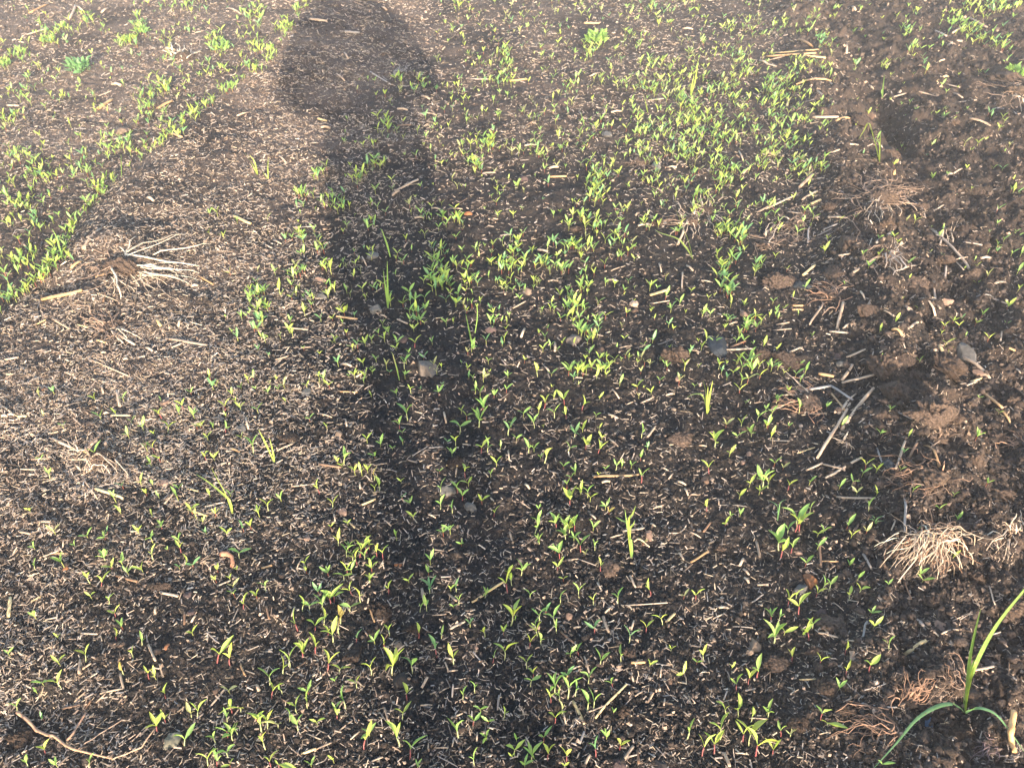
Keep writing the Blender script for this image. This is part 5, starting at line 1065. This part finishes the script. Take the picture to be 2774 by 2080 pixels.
    for k, (da, e0, e1, l0, l1, pr) in enumerate(((0, 48, 82, .6, .8, 1), (math.pi, 40, 75, .42, .72, 1), (1.6, 35, 65, .4, .6, .35))):
        sel = R.random(N) < pr
        L = H * R.uniform(l0, l1, N)
        M = rot_z(w + da + R.normal(0, .35, N)) @ rot_y(-np.radians(R.uniform(e0, e1, N))) @ rot_x(R.normal(0, .4, N)) * L[:, None, None]
        push(LV, LF, M[sel], (base_pos + np.c_[np.zeros(N), np.zeros(N), hs * .95])[sel], tone[sel] * R.uniform(.85, 1.15, (int(sel.sum()), 1)))
    me = mesh_np('small_seedlings', np.concatenate(bmV), np.concatenate(bmF), M_LEAFS, True, np.concatenate(bmT))
    tag(link('small_seedlings', me), 'smaller green seedlings crowding the far beds and rows', 'seedlings', None, 'stuff')

build_small()

# ---------------------------------------------------------------- leafy weed tufts in the far beds
def build_tuft(X, Y, w, h, n, tn, label, seed):
    r = random.Random(seed)
    g = P(X, Y + h * .35)
    m = depth_of(g.x, g.y, g.z) / FPX
    t = thing('weed_tuft', g, label, 'weed', 'leafy weed tufts in the far beds')
    for k in range(int(n * 1.9)):
        az = r.uniform(0, 6.28); rad = w * m * .42 * math.sqrt(r.random())
        L = h * m * r.uniform(.18, .40); el = math.radians(r.uniform(15, 80))
        f = r.uniform(.75, 1.15); c = LEAFC[tn]
        part('leaf', r.choice(LEAVES + COTYL), t, (math.cos(az) * rad, math.sin(az) * rad, h * m * r.uniform(0, .35)), (r.gauss(0, .4), -el, az + r.gauss(0, .5)), (L, L * r.uniform(1.0, 1.6), L), (c[0] * f, c[1] * f, c[2] * f, 1))

for i, a in enumerate(((218, 172, 64, 62, 46, 'b', 'bushy blue-green weed tuft in the far left bed'), (1616, 96, 58, 62, 44, 'g', 'bushy bright green weed tuft in the far centre bed'), (603, 122, 48, 48, 26, 'g', 'loose green weed tuft by the shaded ridge top'),
                       (2590, 55, 66, 34, 30, 'g', 'low spreading weed tuft near the far right corner'), (2752, 186, 62, 52, 34, 'g', 'bright weed tuft at the right edge above brown stubble'), (385, 76, 38, 44, 24, 'g', 'upright green weed tuft in the far left bed row'),
                       (335, 108, 52, 26, 22, 'g', 'flat green weed tuft beside the upright tuft in far bed'), (18, 168, 34, 34, 18, 'g', 'green weed tuft cut by the left photo edge'), (132, 104, 40, 36, 20, 'y', 'yellowish weed tuft in the far left bed'),
                       (2152, 40 + 56, 30, 34, 14, 'b', 'small round-leaved blue-green weed on bare soil'))):
    X, Y = (2225, 98) if i == 9 else a[:2]
    build_tuft(X, Y, a[2], a[3], a[4], a[5], a[6], 50 + i)

# ---------------------------------------------------------------- grass plants
def blade_mesh(pts, wid):
    """a grass blade: a creased strip, widest in its lower half, tapering to a point"""
    n = len(pts); V, F = [], []
    for i, p in enumerate(pts):
        d = (pts[min(i + 1, n - 1)] - pts[max(i - 1, 0)]).normalized()
        s = d.cross(Vector((0, 0, 1)))
        if s.length < .25: s = Vector((1, 0, 0)) - d * d.x
        s.normalize()
        if s.x < 0: s = -s
        nrm = s.cross(d).normalized()
        t = i / (n - 1); w = wid * (.55 + .9 * t if t < .45 else 1) * max(1 - max(t - .45, 0) / .55, .02) ** .75 if True else wid
        if t < .45: w = wid * (.55 + t)
        V += [p - s * w / 2 + nrm * w * .16, p, p + s * w / 2 + nrm * w * .16]
    for i in range(n - 1):
        for j in range(2):
            a = i * 3 + j; F.append((a, a + 1, a + 4, a + 3))
    me = bpy.data.meshes.new('blade'); me.from_pydata(V, [], F)
    for p in me.polygons: p.use_smooth = True
    me.materials.append(M_LEAF)
    return me

def lift_points(base, path, heights):
    """path pixels with a height above the ground for each: the point on that pixel's ray at that height"""
    out = []
    for (X, Y), h in zip(path, heights):
        gz = base.z + h
        x, y = flat(X, Y, gz)
        out.append(Vector((float(x), float(y), gz)))
    return out

def smooth(pts, sub=5):
    out = []
    for i in range(len(pts) - 1):
        p0 = pts[max(i - 1, 0)]; p1 = pts[i]; p2 = pts[i + 1]; p3 = pts[min(i + 2, len(pts) - 1)]
        for k in range(sub):
            t = k / sub
            out.append(.5 * ((2 * p1) + (p2 - p0) * t + (2 * p0 - 5 * p1 + 4 * p2 - p3) * t * t + (3 * p1 - p0 - 3 * p2 + p3) * t ** 3))
    out.append(pts[-1])
    return out

def build_grass(bx, by, blades, label):
    """blades: (list of (x, y, share of upright) pixels from the base outwards, width px, tone)"""
    g = P(bx, by)
    t = thing('grass_plant', g, label, 'grass plant', 'single grass plants among the seedlings')
    m = depth_of(g.x, g.y, g.z) / FPX; ang = math.atan2(CAM_H - g.z, g.y)
    for path, w, tn in blades:
        px = [(bx, by)] + [(p[0], p[1]) for p in path]
        hs = [-.004]
        for p in path: hs.append(max((by - p[1]) * m / max(math.cos(ang), .45) * p[2], .002) if p[2] >= 0 else -p[2])
        pts = smooth(lift_points(g, px, hs))
        me = blade_mesh([p - g for p in pts], w * m * .66)
        o = link('blade', me, t)
        c = LEAFC[tn]; f = random.uniform(.85, 1.1); f *= .74; o.color = (c[0] * f, c[1] * f, c[2] * f, 1)

build_grass(2615, 1932, [
    ([(2622, 1840, 1), (2634, 1750, 1), (2657, 1648, 1)], 15, 'g'), ([(2626, 1850, 1), (2650, 1780, .95), (2700, 1690, .9), (2780, 1590, .85), (2850, 1510, .8)], 18, 'g'), ([(2618, 1870, 1), (2628, 1820, 1), (2640, 1785, 1)], 13, 'g'), ([(2624, 1870, 1), (2640, 1800, 1), (2646, 1785, .9)], 10, 'y'),
    ([(2600, 1914, -.055), (2572, 1905, -.07), (2530, 1916, -.068), (2480, 1950, -.058), (2430, 2010, -.045), (2362, 2085, -.03)], 17, 'b'), ([(2630, 1921, -.045), (2660, 1917, -.06), (2700, 1935, -.055), (2740, 1985, -.04), (2780, 2042, -.02)], 13, 'b'), ([(2611, 1900, 1), (2610, 1865, .9)], 6, 'g')],
    'tall arching grass plant near the bottom right corner')
build_grass(2383, 440, [([(2372, 390, 1), (2354, 333, 1)], 7, 'y'), ([(2384, 400, 1), (2386, 362, 1)], 7, 'y'), ([(2374, 400, .9), (2355, 336, .9), (2340, 355, .7), (2326, 378, .4)], 7, 'y'), ([(2380, 385, .8), (2350, 375, .5), (2326, 376, .3)], 5, 'g')], 'thin grass plant with a broken blade beside the dark hollow')
build_grass(2390, 272, [([(2392, 245, 1), (2396, 202, 1)], 7, 'g'), ([(2388, 250, .8), (2391, 240, .7)], 5, 'g')], 'single upright grass sprig above the dark hollow')
build_grass(2334, 195, [([(2322, 188, .8), (2300, 190, .5)], 7, 'g'), ([(2338, 205, -.02), (2338, 215, -.008)], 5, 'g')], 'drooping grass leaf on the far furrow')
build_grass(1878, 704, [([(1866, 655, 1), (1848, 610, 1), (1831, 566, 1)], 8, 'y'), ([(1858, 672, .7), (1836, 648, .6), (1790, 632, .5), (1774, 622, .4)], 9, 'y'), ([(1862, 674, .8), (1845, 655, .7)], 6, 'y')], 'slanting yellow-green grass plant crossing curled stubble')
build_grass(1051, 838, [([(1050, 780, 1), (1049, 706, 1)], 9, 'g'), ([(1044, 780, 1), (1038, 730, 1)], 6, 'g'), ([(1056, 800, 1), (1064, 786, .8)], 7, 'g'), ([(1048, 800, .8), (1042, 760, .8)], 7, 'g')], 'slender upright grass plant in the shaded soil')
build_grass(1058, 700, [([(1050, 665, 1), (1040, 636, 1)], 6, 'g'), ([(1036, 628, .9), (1026, 622, .8)], 4, 'g')], 'thin leaning grass blade above the slender upright grass')
build_grass(1282, 948, [([(1272, 900, 1), (1261, 848, 1)], 6, 'g'), ([(1284, 930, 1), (1287, 912, .8)], 9, 'g')], 'thin grass plant right of the large grey-brown rock')
build_grass(1286, 906, [([(1293, 860, 1), (1292, 818, 1)], 5, 'g')], 'hair-thin grass blade behind the rock side grass')
build_grass(1915, 1122, [([(1921, 1080, 1), (1931, 1030, 1)], 9, 'y'), ([(1914, 1070, 1), (1905, 1030, 1)], 9, 'y'), ([(1904, 1074, .8), (1880, 1068, .65), (1860, 1078, .5)], 10, 'y'), ([(1920, 1108, .9), (1926, 1098, .9)], 8, 'y'), ([(1916, 1090, 1), (1918, 1045, 1)], 8, 'y')], 'fork-bladed grass plant standing among seedlings')
build_grass(630, 1395, [([(624, 1360, 1), (600, 1335, .8), (560, 1303, .6), (531, 1284, .5)], 10, 'y'), ([(612, 1340, .9), (590, 1300, .8), (572, 1265, .7)], 4, 'y')], 'slanting yellow grass blades on the chaff')
build_grass(744, 1254, [([(728, 1218, 1), (712, 1185, 1), (700, 1163, 1)], 8, 'y'), ([(740, 1225, 1), (730, 1186, 1)], 7, 'y')], 'two-bladed yellow grass on the straw-covered ridge foot')
build_grass(1083, 1035, [([(1076, 1000, 1), (1069, 972, 1)], 5, 'g'), ([(1066, 966, 1), (1058, 952, .9)], 4, 'p')], 'thin bent grass stem below the large grey-brown rock')
build_grass(522, 312, [([(510, 285, 1), (494, 262, 1)], 9, 'y'), ([(532, 300, 1), (540, 288, 1)], 8, 'y'), ([(520, 290, 1), (510, 272, 1)], 8, 'y'), ([(550, 270, .9), (562, 226, .9)], 8, 'y')], 'bright tufted grass plant at the ridge edge in the far left')
build_grass(329, 482, [([(328, 450, 1), (328, 416, 1)], 5, 'g')], 'single upright grass blade in the left bed row')
build_grass(698, 475, [([(684, 445, 1), (662, 412, 1)], 8, 'y'), ([(690, 440, 1), (675, 420, .9)], 6, 'y')], 'leaning yellow grass on the lit ridge')
build_grass(727, 488, [([(725, 455, 1), (727, 424, 1)], 6, 'y'), ([(716, 470, 1), (708, 455, 1)], 6, 'y')], 'upright yellow grass next to the leaning ridge grass')
build_grass(168, 705, [([(162, 675, 1), (152, 640, 1), (140, 620, 1)], 7, 'g')], 'arched green grass blade at the left bed edge')
build_grass(1871, 262, [([(1884, 215, 1), (1892, 160, 1)], 6, 'y'), ([(1874, 235, 1), (1880, 205, 1)], 7, 'y')], 'tall thin grass in the far seedling bed')
build_grass(1756, 310, [([(1750, 280, 1), (1743, 254, 1)], 6, 'y')], 'short thin grass blade in the far seedling bed')
build_grass(1583, 342, [([(1578, 318, 1), (1570, 296, 1)], 6, 'g')], 'pale thin grass blade amid far seedlings')
build_grass(1711, 1515, [([(1712, 1490, 1), (1708, 1460, 1), (1700, 1430, 1), (1693, 1380, 1)], 11, 'g'), ([(1702, 1420, .95), (1714, 1392, .9), (1722, 1370, .8)], 11, 'y'), ([(1700, 1425, .9), (1684, 1410, .8), (1668, 1400, .6)], 11, 'g'), ([(1706, 1440, .95), (1716, 1420, .9), (1720, 1408, .8)], 9, 'y')], 'tallest maize-like sprout with broad leaves near the pinkish stone')
build_grass(2106, 1412, [([(2110, 1385, 1), (2114, 1362, 1), (2130, 1352, .9)], 5, 'b'), ([(2108, 1380, 1), (2102, 1366, 1), (2080, 1354, .7)], 5, 'b')], 'thin blue-green sprout with curled tips above bushy seedlings')
build_grass(2372, 1420, [([(2366, 1408, 1), (2352, 1405, .6)], 5, 'b'), ([(2376, 1405, 1), (2394, 1396, .7)], 5, 'b'), ([(2378, 1412, 1), (2396, 1410, .5)], 5, 'b'), ([(2370, 1404, 1), (2362, 1396, .8)], 4, 'b')], 'low blue-green grass tuft above the biggest pale stubble clump')

# ---------------------------------------------------------------- the photographer, whose long shadow lies up the field
def build_person():
    bx, by = .155, -.40
    gz = 0.0
    J = {}
    def j(n, x, y, z, r, rz=None): J[n] = (Vector((bx + x, by + y, z + gz)), r, rz if rz else r)
    j('pelvis', 0, 0, .93, .155, .11); j('waist', 0, .01, 1.10, .145, .10); j('chest', 0, .0, 1.28, .165, .115); j('collar', 0, -.01, 1.42, .10, .08); j('neck', 0, .02, 1.49, .052); j('head', 0, .06, 1.60, .088, .10); j('crown', 0, .05, 1.70, .075, .085)
    for s, S in ((-1, 'L'), (1, 'R')):
        j('sh' + S, s * .18, -.01, 1.40, .062); j('el' + S, s * .33, .05, 1.12, .05)
        w = Vector((s * .085, .355, 1.335)); J['wr' + S] = (Vector((w.x, by + w.y, w.z)), .029, .034)
        j('hip' + S, s * .09, 0, .86, .10); j('kn' + S, s * .085, .03, .48, .060); j('an' + S, s * .085, 0, .09, .042); j('toe' + S, s * .11, .16, .035, .042, .032)
    names = list(J)
    idx = {n: i for i, n in enumerate(names)}
    E = [('pelvis', 'waist'), ('waist', 'chest'), ('chest', 'collar'), ('collar', 'neck'), ('neck', 'head'), ('head', 'crown')]
    for S in 'LR': E += [('collar', 'sh' + S), ('sh' + S, 'el' + S), ('el' + S, 'wr' + S), ('pelvis', 'hip' + S), ('hip' + S, 'kn' + S), ('kn' + S, 'an' + S), ('an' + S, 'toe' + S)]
    V = [J[n][0] for n in names]; R = [(J[n][1], J[n][2]) for n in names]
    edges = [(idx[a], idx[b]) for a, b in E]
    for s, S in ((-1, 'L'), (1, 'R')):
        w = J['wr' + S][0]
        palm = w + Vector((-s * .0, .020, .055)); V.append(palm); R.append((.034, .018)); ip = len(V) - 1; edges.append((idx['wr' + S], ip))
        for k, (dx, ln) in enumerate(((-.026, .070), (-.009, .078), (.009, .074), (.024, .060))):     # fingers curl round the back of the phone
            b = palm + Vector((s * dx * .4 - s * .004, .012 - k * .004, .022 + k * .001)); prev = ip
            for u, (ox, oy, oz) in enumerate(((-s * .010, -.006, .4), (-s * .026, -.010, .75), (-s * .040, -.012, .9))):
                V.append(b + Vector((ox, oy - .004 + dx * .15, oz * ln + dx * .9))); R.append((.0095 - .001 * u, .0095 - .001 * u)); edges.append((prev, len(V) - 1)); prev = len(V) - 1
        prev = ip
        for u, q in enumerate(((-s * .026, -.022, .012), (-s * .038, -.032, .032))):
            V.append(palm + Vector(q)); R.append((.011 - .001 * u,) * 2); edges.append((prev, len(V) - 1)); prev = len(V) - 1
    me = bpy.data.meshes.new('person'); me.from_pydata(V, edges, [])
    o = link('person', me)
    md = o.modifiers.new('skin', 'SKIN'); sub = o.modifiers.new('sub', 'SUBSURF'); sub.levels = 2; sub.render_levels = 2
    for i, r in enumerate(R): me.skin_vertices[0].data[i].radius = r
    me.skin_vertices[0].data[0].use_root = True
    dg = bpy.context.evaluated_depsgraph_get()
    body = bpy.data.meshes.new_from_object(o.evaluated_get(dg))
    o.modifiers.clear(); o.data = body; body.name = 'person'
    def plain(nm, c, r_=.8):
        m, n, l, b = new_mat(nm)
        t = noise_node(n, l, 40, 3); rr = ramp(n, l, t.outputs['Fac'], ((.3, tuple(v * .8 for v in c)), (.7, c)))
        l.new(rr.outputs['Color'], b.inputs['Base Color']); b.inputs['Roughness'].default_value = r_
        return m
    skin, shirt, trouser, shoe, hairm = plain('skin', (.42, .24, .16), .55), plain('shirt_cloth', (.30, .33, .36), .9), plain('trouser_cloth', (.05, .055, .07), .9), plain('shoe_leather', (.06, .04, .03), .5), plain('dark_hair', (.02, .015, .012), .6)
    body.materials.clear()
    for m in (skin, shirt, trouser, shoe): body.materials.append(m)
    wl, wr = J['wrL'][0], J['wrR'][0]
    for p in body.polygons:
        c = p.center
        near_hand = min((c - wl).length, (c - wr).length) < .12 and c.y > by + .26
        p.material_index = 3 if c.z < .075 else 2 if c.z < .97 and abs(c.x - bx) < .26 else 0 if (c.z > 1.455 and abs(c.x - bx) < .12) or near_hand else 1
        p.use_smooth = True
    tag(o, 'person holding up a phone behind the view, loose grey clothes shaped to widen its shadow', 'person')
    hair = blob_mesh('hair', .098, .112, .085, hairm, 3, .06, 0, 5); h = link('hair', hair, o); h.location = (bx, by + .045, 1.685)
    pts = [Vector((bx, by, z)) for z in (1.22, 1.1, 1.0, .9, .8, .7, .6)]  # unseen garment, added to close the leg gap in the cast shadow
    shadow_coat = tube_mesh('shadow_coat', pts, (.19, .20, .21, .215, .215, .205, .19), shirt, 20, True, .72)
    link('shadow_coat', shadow_coat, o)
    pts = [Vector((bx - .02, by + .02, z)) for z in (1.47, 1.42, 1.34, 1.22, 1.12, 1.06)]  # unseen wrap, shaped to fill out the cast shadow at the elbows
    link('shadow_shawl', tube_mesh('shadow_shawl', pts, (.11, .22, .31, .37, .395, .39), shirt, 20, True, .62), o)
    for s in (-1, 1):
        e = blob_mesh('ear', .012, .02, .03, skin, 2, .05, 0, 6); q = link('ear', e, o); q.location = (bx + s * .088, by + .055, 1.60)
    nz = blob_mesh('nose', .015, .022, .026, skin, 2, .05, 0, 7); q = link('nose', nz, o); q.location = (bx, by + .16, 1.595)
    for s in (-1, 1):
        ey = blob_mesh('eye', .013, .008, .009, hairm, 2, 0, 0, 8); q = link('eye', ey, o); q.location = (bx + s * .034, by + .146, 1.625)
    mo = blob_mesh('mouth', .026, .008, .007, plain('lips', (.35, .12, .10), .5), 2, 0, 0, 9); q = link('mouth', mo, o); q.location = (bx, by + .147, 1.548)

build_person()

def build_phone():
    bm = bmesh.new(); bmesh.ops.create_cube(bm, size=1)
    for v in bm.verts: v.co = Vector((v.co.x * .155, v.co.y * .073, v.co.z * .008))
    bmesh.ops.bevel(bm, geom=bm.edges[:], offset=.003, segments=3, affect='EDGES', profile=.6)
    me = bpy.data.meshes.new('phone'); bm.to_mesh(me); bm.free()
    m, n, l, b = new_mat('phone_shell'); b.inputs['Base Color'].default_value = (.03, .03, .035, 1); b.inputs['Roughness'].default_value = .3
    t = noise_node(n, l, 200, 2); r = ramp(n, l, t.outputs['Fac'], ((.3, (.25,) * 3), (.7, (.35,) * 3))); l.new(r.outputs['Color'], b.inputs['Roughness'])
    me.materials.append(m)
    o = link('phone', me)
    R = cam.rotation_euler.to_matrix()
    o.rotation_euler = cam.rotation_euler
    o.location = cam.location + R @ Vector((.0, 0, .012))
    tag(o, 'black phone held level in both hands at the camera position', 'phone')

build_phone()

# ---------------------------------------------------------------- thin pale volume added to imitate veiling lens glare
def build_glare_veil():
    bm = bmesh.new(); bmesh.ops.create_cube(bm, size=1)
    for v in bm.verts: v.co = Vector((v.co.x * 1400, v.co.y * 1400, -1.3 + (v.co.z + .5) * 3.6))
    me = bpy.data.meshes.new('glare_veil'); bm.to_mesh(me); bm.free()
    m = bpy.data.materials.new('glare_veil'); m.use_nodes = True
    n, l = m.node_tree.nodes, m.node_tree.links
    n.remove(n['Principled BSDF'])
    v = n.new('ShaderNodeVolumePrincipled'); v.inputs['Color'].default_value = (.95, .93, .92, 1); v.inputs['Density'].default_value = .010
    l.new(v.outputs['Volume'], n['Material Output'].inputs['Volume'])
    me.materials.append(m)
    tag(link('glare_veil', me), 'thin pale volume added to imitate lens glare', 'glare_veil', None, 'stuff')

GLARE_VEIL = True
if GLARE_VEIL: build_glare_veil()
